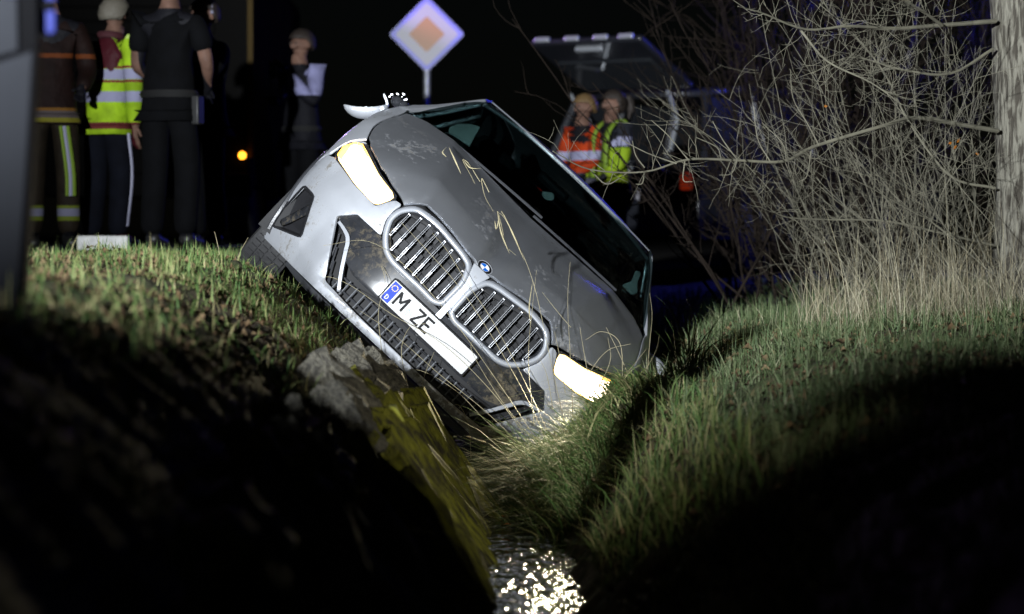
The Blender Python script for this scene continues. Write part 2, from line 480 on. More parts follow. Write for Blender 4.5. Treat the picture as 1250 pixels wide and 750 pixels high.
# ------------------------------------------------------------------ terrain
WATER_Z = .30
def sm(t): t = np.clip(t, 0, 1); return t * t * (3 - 2 * t)
def vnoise(x, y, s, seed=0):
    x = np.asarray(x) * s + seed * 17.3; y = np.asarray(y) * s + seed * 9.1
    return (np.sin(x * 1.7 + np.sin(y * 1.3 + 1)) * np.cos(y * 1.9 + np.sin(x * 1.1)) + .5 * np.sin(3.9 * x + 1.7 * y + 2 * np.sin(1.1 * y)) * np.cos(3.1 * y - 1.3 * x)) / 1.5
def ground_z(X, Y):
    X = np.asarray(X, float); Y = np.asarray(Y, float)
    crest = np.interp(Y, [0, 5, 7, 9, 40], [-1.0, -1.06, -1.2, -1.3, -1.3]) + .05 * vnoise(Y, 0 * Y, .9, 3)
    foot = -.15 + .02 * vnoise(Y, 0 * Y, 1.3, 5)
    t = (X - crest) / (foot - crest)
    rf = np.interp(Y, [0, 9, 11.5, 12.6, 13.2, 14, 40], [.16, .13, .13, .05, .02, .12, .15]) + .02 * vnoise(Y, 0 * Y, 1.7, 8)
    tr = (X - rf) / np.interp(Y, [0, 8, 11, 13, 15, 20, 40], [.8, .7, .52, .44, .60, .62, .6])
    plain = 1.385 + (.20 - 1.385) * np.clip(t, 0, 1.0)
    hump = np.interp(t, [0, .12, .25, .42, .58, .72, .86, 1.0], [1.385, 1.34, 1.26, 1.10, .90, .68, .42, .20])
    low = np.interp(Y, [0, 10, 12.4, 40], [.055, .055, 0, 0])
    hump = hump - low * np.clip((hump - .2) / 1.185, 0, 1)
    k = sm((Y - 13.25) / .3) * sm((18.4 - Y) / .4)
    left = hump * (1 - k) + (plain - .03) * k
    right_top = 1.02 + .10 * sm((X - 1.4) / 1.2) * sm((Y - 11) / 3)
    right = .20 + (.80 - .20) * np.clip(tr, 0, 1) + (right_top - .80) * sm((X - rf - .5) / .75)
    left = left + np.where(t < 0, low * sm((crest - X) / .6), 0)
    z = np.where(X < (foot + rf) / 2, left, right)
    z = np.where((t > 1) & (tr < 0), .17, z)
    inditch = (t > 0.1) & (X < 1.0)
    amp = np.where(Y > 13.2, .012, .04) * np.where((t > 1) & (tr < 0), .3, 1)
    z = z + amp * vnoise(X, Y, 3.1, 1) * (X > -1.9) + .5 * amp * vnoise(X, Y, 8.7, 2) * (X > -1.9)
    # the trench the car has pressed into the banks
    under = sm((Y - 13.3) / .4) * sm((19 - Y) / .6)
    z = z - .05 * under * ((X > -1.15) & (X < .9))
    return z

xs = np.concatenate([[-400, -150, -60, -25, -12, -7, -5, -4.2], np.arange(-3.6, 4.61, .045), [5, 6, 8, 12, 25, 60, 150, 400]])
ys = np.concatenate([[-300, -80, -20, -6, -2, 0, 1], np.arange(1.6, 20.01, .06), [20.5, 21, 22, 23, 24, 26, 28, 31, 35, 45, 70, 120, 250, 600]])
GX, GY = np.meshgrid(xs, ys)
GZ = ground_z(GX, GY)
fade = sm((np.abs(GY - 10) - 30) / 30)
GZ = GZ * (1 - fade) + 1.1 * fade
nx, ny = len(xs), len(ys)
idx = np.arange(nx * ny).reshape(ny, nx)
q = np.stack([idx[:-1, :-1], idx[:-1, 1:], idx[1:, 1:], idx[1:, :-1]], -1).reshape(-1, 4)
ground = quick_tris('ground', np.stack([GX, GY, GZ], -1).reshape(-1, 3), np.concatenate([q[:, [0, 1, 2]], q[:, [0, 2, 3]]]), M['soil'])
tag(ground, kind='structure')

wv, wf = [], []
wy = np.arange(-4, 30, 1.0)
for y in wy: wv += [(-.45, y, WATER_Z), (.55, y, WATER_Z)]
for i in range(len(wy) - 1): wf.append((2 * i, 2 * i + 1, 2 * i + 3, 2 * i + 2))
tag(mesh_obj('water', wv, wf, M['water'], smooth=False), kind='structure')

rv = [(-9.5, -60, 1.392), (-2.02, -60, 1.392), (-2.02, 38, 1.392), (-9.5, 38, 1.392)]
road = mesh_obj('road', rv, [(0, 1, 2, 3)], M['asphalt'], smooth=False)
tag(road, kind='structure')
mesh_obj('edge_line', [(-2.30, -60, 1.397), (-2.18, -60, 1.397), (-2.18, 38, 1.397), (-2.30, 38, 1.397)], [(0, 1, 2, 3)], M['road_paint'], road, smooth=False)

# ------------------------------------------------------------------ car pose
_vp = (543.4, 378.0)
_r = (_F + _R * ((_vp[0] - 625) / FPX) + _U * ((375 - _vp[1]) / FPX)).normalized()
CX = -_r
CY = (_R * .727 - _U * .686); CY = (CY - CX * CY.dot(CX)).normalized()
CZ = CX.cross(CY).normalized()
_o = CAM + _r * 13.5 - CZ * .55
CARM = Matrix(((CX.x, CY.x, CZ.x, _o.x), (CX.y, CY.y, CZ.y, _o.y), (CX.z, CY.z, CZ.z, _o.z), (0, 0, 0, 1)))
CARI = np.array(CARM.inverted())

# ------------------------------------------------------------------ the crashed car (x forward, y its left, z up)
def pchip(xk, yk):
    xk = np.array(xk, float); yk = np.array(yk, float)
    h = np.diff(xk); dl = np.diff(yk) / h
    d = np.zeros_like(yk)
    for i in range(1, len(xk) - 1):
        if dl[i - 1] * dl[i] > 0:
            w1, w2 = 2 * h[i] + h[i - 1], h[i] + 2 * h[i - 1]
            d[i] = (w1 + w2) / (w1 / dl[i - 1] + w2 / dl[i])
    d[0], d[-1] = dl[0], dl[-1]
    def f(x):
        x = min(max(x, xk[0]), xk[-1])
        i = min(max(int(np.searchsorted(xk, x)) - 1, 0), len(h) - 1)
        t = (x - xk[i]) / h[i]
        return float((1 + 2 * t) * (1 - t) ** 2 * yk[i] + t * (1 - t) ** 2 * h[i] * d[i] + t * t * (3 - 2 * t) * yk[i + 1] + t * t * (t - 1) * h[i] * d[i + 1])
    return f
_py = [0, .25, .45, .6, .72, .82, .89, .93, .945]
_px = [0, -.012, -.05, -.11, -.19, -.30, -.42, -.55, -.80]
PL = pchip(_py, _px)
PINV = pchip([-x for x in _px], _py)
QZ = pchip([.1, .2, .3, .42, .55, .7, .8, .86, .9, .955, 1.06, 1.13, 1.6], [-.10, -.05, -.01, 0, -.005, -.02, -.06, -.12, -.175, -.26, -.5, -.68, -1.6])
TUM = pchip([.1, .2, .35, .6, .8, 1.0, 1.13, 1.3, 1.5, 1.6], [.92, .95, .98, 1, 1, .985, .935, .80, .655, .57])
REAR = pchip([0, 3.3, 3.9, 4.3, 4.45], [1, 1, .97, .92, .87])
def crease(y, z):
    a = abs(y)
    w = min(1, max(0, (a - .57) / .11)) * min(1, max(0, (.935 - a) / .05 + .25))
    k = -.34 * w * min(.20, max(0, .545 + .12 * (a - .675) - z))
    k -= .55 * min(1, max(0, (a - .50) / .08)) * max(0, .318 - .26 * (.74 - min(a, .80)) - z)
    k += .032 * min(1, max(0, (.275 - z) / .03)) * min(1, max(0, (.60 - a) / .08))
    k -= .22 * min(1, max(0, (a - .50) / .10)) * max(0, min(.12, z - .60)) * max(0, min(1, (.88 - a) / .06))
    return k
def FX(y, z): return PL(abs(y)) + QZ(z) + crease(y, z)
def SY(x, z): return PINV(-(x - QZ(z))) * TUM(z) * REAR(-x)
def front(off=0.0): return lambda a, b: Vector((FX(a, b) + off, a, b))
def side(s, off=0.0): return lambda a, b: Vector((a, s * (SY(a, b) + off), b))

car = empty('crashed_car')
car.matrix_world = CARM
tag(car, 'silver grey passenger car nosed down and tipped sideways into the ditch, headlights on', 'car')
mir = lambda pts: [(-a, b) for a, b in pts]

# --- bumper skin with lower lip, one piece, holes for the side ducts
half = [(0, .252), (.30, .254), (.497, .266), (.586, .396), (.668, .520), (.602, .592), (.452, .594), (.487, .668), (.489, .72), (.478, .765),
        (.512, .762), (.528, .742), (.565, .676), (.708, .682), (.80, .70), (.880, .712), (.915, .70), (.928, .66), (.934, .62), (.922, .5), (.912, .33), (.90, .205),
        (.64, .205), (.53, .208), (.0, .212)]
outline = half + [(-a, b) for a, b in reversed(half)][1:-1]
duct = [(.896, .292), (.893, .522), (.815, .518), (.788, .462), (.722, .330), (.872, .272)]
holes = [fillet(duct, .014), fillet(mir(duct), .014)]
bumper = panel('front_bumper', fillet(outline, .012, 3), front(), .022, M['paint'], car, holes, thick=.012, bevel=.004, out=(1, 0, 0))
for s in (1, -1):
    dd = [(s * a, b) for a, b in duct]
    g = Geo()
    P = resample(fillet(dd, .014), 48)
    rings = [[FXp for FXp in (Vector((FX(a, b) + o, a, b)) for a, b in inset(P, i))] for i, o in ((-.003, .001), (.004, .001), (.007, -.012), (.012, -.05), (.016, -.075))]
    for r in rings: g.v += [tuple(p) for p in r]
    for k in range(len(rings) - 1):
        for i in range(48):
            j = (i + 1) % 48
            g.f.append((k * 48 + i, k * 48 + j, (k + 1) * 48 + j, (k + 1) * 48 + i))
    g.f.append(tuple(4 * 48 + i for i in range(48)))
    d = g.obj('side_duct', M['duct_black'], bumper)
    # inner shelf of the duct
    panel('duct_vane', [(s * .868, .315), (s * .80, .49), (s * .775, .45), (s * .84, .305)], front(-.045), .03, M['gloss_black'], d, thick=.01, bevel=0, out=(1, 0, 0))
# separate low spoiler blade under the lip
lo = [(0, .165), (.35, .165), (.60, .172), (.70, .185), (.70, .205), (.62, .200), (0, .198)]
panel('lower_spoiler', fillet(lo + [(-a, b) for a, b in reversed(lo)][1:-1], .006, 2), front(-.02), .03, M['trim_black'], car, thick=.012, out=(1, 0, 0))

# --- dark lower grille area
tr_half = [(0, .53), (.14, .532), (.333, .531), (.39, .553), (.455, .598), (.60, .592), (.664, .522), (.585, .492), (.535, .452), (.50, .40), (.42, .372), (0, .366)]
panel('grille_trim', fillet(tr_half + [(-a, b) for a, b in reversed(tr_half)][1:-1], .006, 2), front(-.016), .025, M['gloss_black'], car, thick=.01, out=(1, 0, 0))
bk = [(0, .60), (.44, .60), (.60, .60), (.68, .53), (.59, .396), (.50, .24), (0, .235)]
intake = panel('lower_intake', bk + [(-a, b) for a, b in reversed(bk)][1:-1], front(-.085), .04, M['matte_black'], car, thick=.004, bevel=0, out=(1, 0, 0))
for k in range(2):
    z = .285 + .05 * k
    g = Geo()
    pts = [Vector((FX(a, z) - .045, a, z)) for a in np.linspace(-.47, .47, 25)]
    g.tube(pts, .0055, 6); g.obj('crossbar', M['trim_black'], intake)
for k in range(21):
    a = -.45 + .045 * k
    g = Geo().tube([Vector((FX(a, z) - .036, a, z)) for z in (.262, .30, .345)], .0042, 5)
    g.obj('bar', M['bar_grey'], intake)
for s in (1, -1):
    # bright blade in the corner intake
    path = [(.640, .508), (.60, .50), (.562, .486), (.538, .462), (.522, .435), (.47, .35), (.415, .272)]
    pp = smooth_path([(0, s * a, b) for a, b in path], 6)
    g = Geo()
    for i, p in enumerate(pp):
        t = (pp[min(i + 1, len(pp) - 1)] - pp[max(i - 1, 0)]).normalized()
        n = Vector((0, -t.z, t.y)); w = .011 * (.6 + .4 * math.sin(math.pi * i / (len(pp) - 1)))
        for o, f_ in ((-w, -.02), (-w * .6, .004), (w * .6, .004), (w, -.02)):
            v = p + n * o
            g.v.append((FX(v.y, v.z) + f_, v.y, v.z))
        if i:
            b = 4 * (i - 1)
            for j in range(3): g.f.append((b + j, b + j + 1, b + j + 5, b + j + 4))
    o = g.obj('intake_blade', M['satin_chrome'], car)
    sdf = o.modifiers.new('s', 'SOLIDIFY'); sdf.thickness = .004
    for k in range(4):
        a0 = .60 - .035 * k
        Geo().tube([Vector((FX(a, b) - .045, s * a, b)) for a, b in ((a0, .47 - .055 * k), (a0 - .02, .43 - .055 * k), (a0 - .045, .37 - .05 * k))], .004, 5).obj('bar', M['trim_black'], intake)

# --- kidney grilles
kid = [(.474, .748), (.484, .681), (.449, .607), (.392, .552), (.333, .532), (.135, .532), (.066, .527), (.018, .552), (.016, .60), (.014, .705), (.05, .785), (.11, .803), (.299, .826), (.42, .812)]
for s in (1, -1):
    kk = empty('kidney_grille'); kk.parent = car
    P = resample(fillet([(s * a, b) for a, b in kid], .045, 6), 96)
    g = Geo()
    prof = [(-.006, -.05), (-.004, -.002), (.000, .010), (.006, .017), (.014, .018), (.021, .012), (.025, -.004), (.027, -.055)]
    for i, o in prof:
        for a, b in inset(P, i): g.v.append((FX(a, min(b, .83)) + o, a, b))
    for k in range(len(prof) - 1):
        for i in range(96):
            j = (i + 1) % 96
            g.f.append((k * 96 + i, k * 96 + j, (k + 1) * 96 + j, (k + 1) * 96 + i))
    g.obj('frame', M['satin_chrome'], kk, angle=60)
    In = inset(P, .027)
    # dark inner collar
    g = Geo()
    prof = [(.024, -.012), (.034, -.022), (.040, -.07)]
    for i, o in prof:
        for a, b in inset(P, i): g.v.append((FX(a, min(b, .83)) + o, a, b))
    for k in range(2):
        for i in range(96):
            j = (i + 1) % 96
            g.f.append((k * 96 + i, k * 96 + j, (k + 1) * 96 + j, (k + 1) * 96 + i))
    g.obj('collar', M['gloss_black'], kk)
    back = panel('shutter', [tuple(p) for p in inset(P, .02)], front(-.075), .05, M['matte_black'], kk, thick=.003, bevel=0, out=(1, 0, 0))
    for k in range(9):
        for r in range(4):
            if (k * 3 + r * 5 + (s > 0)) % 4 == 0: continue
            a = s * (.075 + .045 * k); b = .578 + .058 * r + .003 * (k % 3)
            if not (min(In[:, 1]) + .015 < b < max(In[:, 1]) - .03) or abs(a) > .43 - max(0, .62 - b) * .9: continue
            Geo().box((FX(a, b) - .064, a, b), (.012 + .008 * ((k + r) % 3), .030, .040)).obj('shutter_flap', M['shutter_grey'], back, smooth=False)
    for k in range(8):
        a = s * (.062 + .0515 * k)
        zz = [b for i in range(96) for b in [None] if False]
        lo_, hi_ = [], []
        for i in range(96):
            p, q2 = In[i], In[(i + 1) % 96]
            if (p[0] - a) * (q2[0] - a) <= 0 and p[0] != q2[0]:
                t = (a - p[0]) / (q2[0] - p[0]); lo_.append(p[1] + t * (q2[1] - p[1]))
        if len(lo_) < 2: continue
        z0, z1 = min(lo_) + .006, max(lo_) - .012
        g = Geo()
        n = 7
        w = .0052; th = .0012
        for i in range(n):
            z = z0 + (z1 - z0) * i / (n - 1)
            fz = FX(a, min(z, .82)) - .012 - .012 * (1 - math.sin(math.pi * i / (n - 1)))
            for ss in (1, -1):
                for dy, dx in ((w, 0), (w - th * 1.6, 0), (w - th * 1.6, -.03), (w, -.03)): g.v.append((fz + dx, a + ss * dy, z))
            if i:
                for c in (0, 4):
                    b0 = (i - 1) * 8 + c
                    for j in range(4):
                        j2 = (j + 1) % 4
                        g.f.append((b0 + j, b0 + j2, b0 + 8 + j2, b0 + 8 + j))
        g.box((FX(a, z0) - .03, a, z0 - .001), (.028, 2 * w, .004)); g.box((FX(a, min(z1, .82)) - .03, a, z1 + .001), (.028, 2 * w, .004))
        g.obj('slat', M['chrome'], kk, smooth=False)

# bridge between the grilles
br = [(-.016, .50), (.016, .50), (.014, .70), (.05, .80), (-.05, .80), (-.014, .70)]
panel('nose_bridge', fillet(br, .006, 2), front(.004), .02, M['paint'], car, thick=.03, bevel=.003, out=(1, 0, 0))

# --- headlights
hl = [(.878, .722), (.893, .785), (.862, .848), (.825, .868), (.664, .800), (.520, .772), (.535, .748), (.57, .682), (.708, .690)]
for s in (1, -1):
    h = empty('headlight'); h.parent = car
    big = [tuple(p) for p in inset(resample(fillet([(s * a, b) for a, b in hl], .012, 3), 60), -.008)]
    panel('bezel', big, front(-.012), .03, M['gloss_black'], h, thick=.02, bevel=.002, out=(1, 0, 0))
    lens = [(.858, .735), (.868, .782), (.842, .825), (.815, .835), (.664, .782), (.543, .762), (.552, .746), (.578, .694), (.708, .702)]
    lp = [tuple(p) for p in inset(resample(fillet([(s * a, b) for a, b in lens], .014, 3), 60), -.008)]
    panel('glow_band', [tuple(p) for p in inset(np.array(lp), -.007)], front(-.008), .03, M['lamp_glow'], h, thick=.006, bevel=0, out=(1, 0, 0))  # amber band added as the warm glow round the lens
    panel('lens', lp, front(-.002), .03, M['lamp_white'], h, thick=.006, bevel=0, out=(1, 0, 0))
    panel('indicator', [(s * a, b) for a, b in ((.838, .726), (.876, .733), (.887, .785), (.862, .812), (.852, .775), (.848, .745))], front(.003), .02, M['lamp_amber'], h, thick=.006, bevel=0, out=(1, 0, 0))
    ind = [(.874, .735), (.884, .785), (.857, .836), (.825, .853), (.760, .828), (.762, .819), (.822, .840), (.848, .828), (.873, .783), (.864, .735)]
    if s > 0:                                            # dipped beam, throwing to the kerb side
        bl = light('headlight_beam', 'SPOT', (-.10, .66, .72), 300, (1.0, .86, .55), spot_size=math.radians(46), spot_blend=.8, shadow_soft_size=.05)
        bl.parent = h
        dv = CARM.to_3x3().inverted() @ (Vector((-.62, 11.0, .74)) - (CARM @ Vector((-.10, .66, .72))))
        bl.rotation_euler = dv.to_track_quat('-Z', 'Y').to_euler()
    panel('indicator', [(s * a, b) for a, b in ind], front(.001), .02, M['lamp_amber'], h, thick=.006, bevel=0, out=(1, 0, 0))

# --- bonnet
HC = pchip([0, .06, .085, .12, .2, .3, .4, .55, .7, .85, 1.0, 1.15], [.76, .792, .812, .845, .905, .955, .997, 1.05, 1.095, 1.132, 1.165, 1.19])
ZE = pchip([.1, .13, .2, .27, .38, .46, .5, .62, .85, 1.05, 1.15], [.76, .774, .793, .822, .858, .882, .900, .953, 1.055, 1.128, 1.155])
def EDGE(x):
    if x > -.46: return pchip([.08, .13, .2, .27, .38, .46], [.40, .49, .595, .69, .772, .812])(-x)
    return SY(x, ZE(-x)) - .006
RID = pchip([.08, .13, .5, .75, 1.15], [.36, .41, .475, .51, .55])
def hood_z(x, y):
    a = abs(y); e = EDGE(x); r = min(RID(-x), e - .06)
    c = HC(-x)
    fadef = max(0, min(1, (.75 + x) / .5)) * max(0, min(1, (-x - .06) / .05))
    hw = .055 + .10 * max(0, -x - .1)
    c -= .034 * max(0, 1 - a / hw) * fadef                 # valley behind the emblem
    c += .040 * min(1, a / r) * max(0, min(1, (-x - .10) / .14)) * max(.35, min(1, (1.05 + x) / .4))
    if a > r:
        t = min(1.0, (a - r) / (e - r))
        drop = c - ZE(-x)
        c -= drop * (t * .80 + .20 * t ** 4)
    return c
he = [(-x, EDGE(-x)) for x in (.50, .56, .62, .70, .78, .86, .95, 1.04)]
hh = [(-.072, 0), (-.088, .05), (-.092, .10), (-.112, .22), (-.120, .32), (-.117, .42), (-.122, .475), (-.2, .585), (-.27, .68), (-.34, .738), (-.41, .785), (-.46, .806)] + he + [(-1.10, .70), (-1.08, .5), (-1.03, 0)]
ho = hh + [(x, -y) for x, y in reversed(hh)][1:-1]
hood = panel('bonnet', ho, lambda x, y: Vector((x, y, hood_z(x, y))), .024, M['hood_paint_shaded'], car, thick=.014, bevel=.004, out=(.3, 0, 1), angle=50)
# dark gap strip under the bonnet's front edge
panel('bonnet_gap', [(-.475, .745), (-.47, .79), (-.42, .832), (-.3, .842), (-.11, .822), (0, .81), (.11, .822), (.3, .842), (.42, .832), (.47, .79), (.475, .745), (.3, .78), (0, .72), (-.3, .78)],
      front(-.035), .03, M['matte_black'], car, thick=.01, bevel=0, out=(1, 0, 0))

# --- roundel
em = empty('emblem'); em.parent = car
ex, ez = -.105, hood_z(-.105, 0) + .012
en = Vector((.62, 0, .78)).normalized(); eu = Vector((0, 1, 0)); ev = en.cross(eu) * 1.0
if ev.z < 0: ev = -ev
ec = Vector((ex, 0, ez)) + en * .004
def disc_part(name, r0, r1, a0, a1, off, mat):
    n = max(6, int((a1 - a0) / .13)); g = Geo()
    for i in range(n + 1):
        t = a0 + (a1 - a0) * i / n
        d = eu * math.cos(t) + ev * math.sin(t)
        for r, o in ((r0, off - .004), (r0, off), (r1, off), (r1, off - .004)): g.v.append(ec + d * r + en * o)
    for i in range(n):
        for j in range(3): g.f.append((4 * i + j, 4 * i + j + 1, 4 * i + j + 5, 4 * i + j + 4))
    g.obj(name, mat, em)
disc_part('ring', .024, .0395, 0, 2 * math.pi, .003, M['plate_black'])
disc_part('rim', .0385, .041, 0, 2 * math.pi, .0045, M['chrome'])
disc_part('inner_rim', .0235, .0252, 0, 2 * math.pi, .0042, M['chrome'])
for k in range(4):
    disc_part('quadrant', .0002, .0238, k * math.pi / 2, (k + 1) * math.pi / 2, .0035, M['emblem_white'] if k % 2 == 0 else M['emblem_blue'])

# --- number plate (only the characters that can be read)
pl = empty('number_plate'); pl.parent = car
px0 = .022
def pz(y, z, o): return Vector((px0 - .09 * y * y + o, y, z))
def flat(name, pts, off, mat, thick=.002, parent=pl): return panel(name, pts, lambda a, b: pz(a, b, off), .05, mat, parent, thick=thick, bevel=0, out=(1, 0, 0), smooth=False)
ZP = .438
flat('holder', fillet([(-.268, ZP - .063), (.268, ZP - .063), (.268, ZP + .063), (-.268, ZP + .063)], .01), -.004, M['plate_black'], .02)
flat('plate', fillet([(-.26, ZP - .055), (.26, ZP - .055), (.26, ZP + .055), (-.26, ZP + .055)], .008), 0, M['plate_white'])
flat('euro_band', [(-.255, ZP - .051), (-.212, ZP - .051), (-.212, ZP + .051), (-.255, ZP + .051)], .0015, M['plate_blue'], .001)
def stroke(name, polys, off=.003, mat=None):
    for p in polys: flat(name, p, off, mat or M['plate_black'], .001)
def bar2(a, b, w):
    a = np.array(a, float); b = np.array(b, float); d = (b - a) / np.linalg.norm(b - a); n = np.array([-d[1], d[0]]) * w / 2
    return [tuple(a + n), tuple(a - n), tuple(b - n), tuple(b + n)]
def letters(ch, y0, w, h, zc, sw, off=.003, mat=None):
    L = lambda u, v: (y0 + u * w, zc + (v - .5) * h)
    S = {'M': [((.07, 0), (.07, 1)), ((.07, .97), (.5, .35)), ((.5, .35), (.93, .97)), ((.93, 0), (.93, 1))],
         'Z': [((0, .94), (1, .94)), ((.93, .93), (.07, .07)), ((0, .06), (1, .06))],
         'E': [((.07, 0), (.07, 1)), ((0, .94), (1, .94)), ((0, .5), (.85, .5)), ((0, .06), (1, .06))],
         'D': [((.1, 0), (.1, 1)), ((.1, .93), (.6, .93)), ((.1, .07), (.6, .07)), ((.6, .93), (.92, .65)), ((.92, .7), (.92, .3)), ((.6, .07), (.92, .35))]}[ch]
    for i, (a, b) in enumerate(S): stroke('character', [bar2(L(*a), L(*b), sw)], off + i * .00012, mat)
letters('M', -.200, .058, .072, ZP, .0115)
letters('Z', -.088, .046, .072, ZP, .0115)
letters('E', -.032, .042, .072, ZP, .0115)
letters('D', -.243, .015, .022, ZP - .03, .0042, .0035, M['plate_white'])
for k in range(12):
    t = k * math.pi / 6
    c = (-.2335 + .0135 * math.cos(t), ZP + .024 + .0135 * math.sin(t))
    flat('star', [(c[0] + .0026 * math.cos(j * 1.2566), c[1] + .0026 * math.sin(j * 1.2566)) for j in range(5)], .003, M['plate_yellow'], .0008)
for zo, r in ((-.014, .019),):
    flat('seal', [(-.115 + r * math.cos(t), ZP + zo + r * math.sin(t)) for t in np.linspace(0, 2 * math.pi, 24, endpoint=False)], .003, M['seal_grey'], .001)

# --- wings, doors, glasshouse
def arch(cx, a0, a1, n=14, r=.385): return [(cx + r * math.cos(t), .33 + r * math.sin(t)) for t in np.linspace(a0, a1, n)]
top_edge = [(-x, ZE(x) - .002) for x in (.47, .5, .56, .62, .7, .78, .86, .95, 1.05, 1.12)]
fen = top_edge + [(-1.24, 1.10), (-1.285, .9), (-1.285, .6), (-1.275, .36)] + arch(-.87, math.radians(172), math.radians(49)) + [(-.585, .655), (-.545, .69), (-.50, .715), (-.485, .79), (-.475, .85)]
door_f = [(-1.292, .30), (-1.292, .9), (-1.25, 1.075), (-2.345, 1.085), (-2.345, .30)]
door_r = [(-2.352, .30), (-2.352, 1.085), (-3.36, 1.10), (-3.36, .80), (-3.20, .62), (-3.12, .45), (-3.10, .30)]
quarter = [(-3.368, 1.10), (-4.22, 1.08), (-4.33, .85), (-4.33, .55), (-4.28, .30), (-3.94, .30)] + arch(-3.54, math.radians(2), math.radians(118), 12) + [(-3.366, .82)]
sill = [(-1.27, .19), (-1.27, .295), (-3.10, .295), (-3.13, .19)]
frame = [(-1.13, 1.145), (-1.5, 1.31), (-1.98, 1.505), (-2.3, 1.545), (-2.9, 1.548), (-3.6, 1.52), (-4.0, 1.40), (-4.26, 1.09), (-3.3, 1.105), (-2.3, 1.09), (-1.26, 1.08)]
win_f = [(-1.46, 1.115), (-2.29, 1.12), (-2.29, 1.50), (-2.05, 1.482), (-1.75, 1.36)]
win_r = [(-2.38, 1.12), (-3.28, 1.13), (-3.34, 1.30), (-3.26, 1.50), (-2.38, 1.505)]
win_q = [(-3.40, 1.14), (-4.05, 1.14), (-3.88, 1.38), (-3.62, 1.47), (-3.36, 1.495), (-3.42, 1.30)]
for s in (-1, 1):
    oo = (0, s, 0)
    panel('front_wing', fen, side(s), .03, M['paint'], car, thick=.01, bevel=.003, out=oo)
    for nm, pts in (('front_door', door_f), ('rear_door', door_r)):
        d = panel(nm, fillet(pts, .02, 3), side(s), .06, M['paint'], car, thick=.012, bevel=.003, out=oo)
        hx = -2.15 if nm == 'front_door' else -3.15
        Geo().tube([Vector((x, s * (SY(x, .95) + o), .95)) for x, o in ((hx + .1, .005), (hx + .06, .035), (hx - .06, .035), (hx - .1, .005))], .012, 6).obj('handle', M['paint'], d)
    panel('rear_quarter', quarter, side(s), .05, M['paint'], car, thick=.012, bevel=.003, out=oo)
    panel('sill', sill, side(s), .08, M['trim_black'], car, thick=.012, out=oo)
    panel('roof_pillars', frame, side(s), .03, M['paint'], car, [fillet(w, .03) for w in (win_f, win_r, win_q)], thick=.02, bevel=.004, out=oo)
    for w in (win_f, win_r, win_q):
        panel('side_window', [tuple(p) for p in inset(resample(fillet(w, .03), 50), -.01)], side(s, -.014), .08, M['windscreen'], car, thick=.004, bevel=0, out=oo)
    # black arch liners
    for cx in (-.87, -3.54):
        g = Geo(); n = 20
        for i in range(n + 1):
            t = math.pi * (-.08 + 1.16 * i / n)
            for y in (.55, SY(cx, .5) - .012): g.v.append((cx + .378 * math.cos(t), s * y, .33 + .378 * math.sin(t)))
            if i: b = 2 * (i - 1); g.f.append((b, b + 1, b + 3, b + 2))
        g.obj('arch_liner', M['matte_black'], car)
        lp = Geo().tube([Vector((cx + .386 * math.cos(t), s * (SY(cx + .386 * math.cos(t), .33 + .386 * math.sin(t)) + .001), .33 + .386 * math.sin(t))) for t in np.linspace(-.2, math.pi + .2, 26)], .012, 6)
        lp.obj('arch_trim', M['trim_black'], car)

def WS(t, b):
    x = -1.13 + (-1.985 + 1.13) * t; z = 1.145 + (1.512 - 1.145) * t + .035 * math.sin(math.pi * t)
    a = (SY(x, 1.145 + (1.505 - 1.145) * t) - .035) * b
    return Vector((x + (.13 - .02 * t) * (1 - b * b), a, z + .012 * (1 - b * b)))
panel('windscreen', fillet([(0.0, -1), (0.0, 1), (1, 1), (1, -1)], .05, 3), WS, (.06, .08), M['windscreen'], car, thick=.005, bevel=0, out=(1, 0, .5))
ROOFZ = pchip([1.7, 1.95, 2.2, 2.6, 3.2, 3.75, 4.05], [1.49, 1.525, 1.56, 1.582, 1.568, 1.53, 1.47])
def roof_half(x): return SY(x, min(1.545, ROOFZ(-x) - .015)) + .005
def RF(x, b): return Vector((x + (.11 * (1 - b * b) if x > -2.2 else 0) * max(0, min(1, (x + 2.3) / .3)), b * roof_half(x), ROOFZ(-x) - .045 * abs(b) ** 2.6))
panel('roof', [(-1.985, -1), (-1.985, 1), (-4.0, 1), (-4.0, -1)], RF, (.08, .1), M['paint'], car, thick=.02, bevel=.006, out=(0, 0, 1))
# bright seal along the top edge of the windscreen
Geo().tube([WS(1.0, b) + Vector((.004, 0, .004)) for b in np.linspace(-1, 1, 25)], .0035, 5).obj('windscreen_seal', M['bar_grey'], car)
cw = [(-.03, -1), (-.03, 1), (.05, 1), (.05, -1)]
panel('cowl', [(-.10, -.99), (-.10, .99), (.02, .99), (.02, -.99)], lambda t, b: WS(t, b) + Vector((0, 0, -.02)), (.05, .1), M['matte_black'], car, thick=.02, bevel=0, out=(1, 0, 1))
for b0, b1 in ((-.75, .05), (.0, .72)):
    pts = [WS(.04 + .05 * k / 8, b0 + (b1 - b0) * k / 8) + Vector((.012, 0, .012)) for k in range(9)]
    Geo().tube(pts, .007, 6).obj('wiper', M['trim_black'], car)
# tail
panel('tailgate', fillet([(-.80, .35), (.80, .35), (.83, .9), (.78, 1.08), (-.78, 1.08), (-.83, .9)], .04), lambda a, b: Vector((-4.36 + .22 * (abs(a) / .9) ** 3 - .06 * math.cos((b - .7) * 3), a, b)), .1, M['paint'], car, thick=.02, out=(-1, 0, 0))
panel('rear_window', fillet([(-1, 0), (1, 0), (.95, 1), (-.95, 1)], .08), lambda a, b: Vector((-4.28 + .27 * b, a * (.72 - .13 * b), 1.09 + .37 * b)), .12, M['glass'], car, thick=.005, bevel=0, out=(-1, 0, .4))
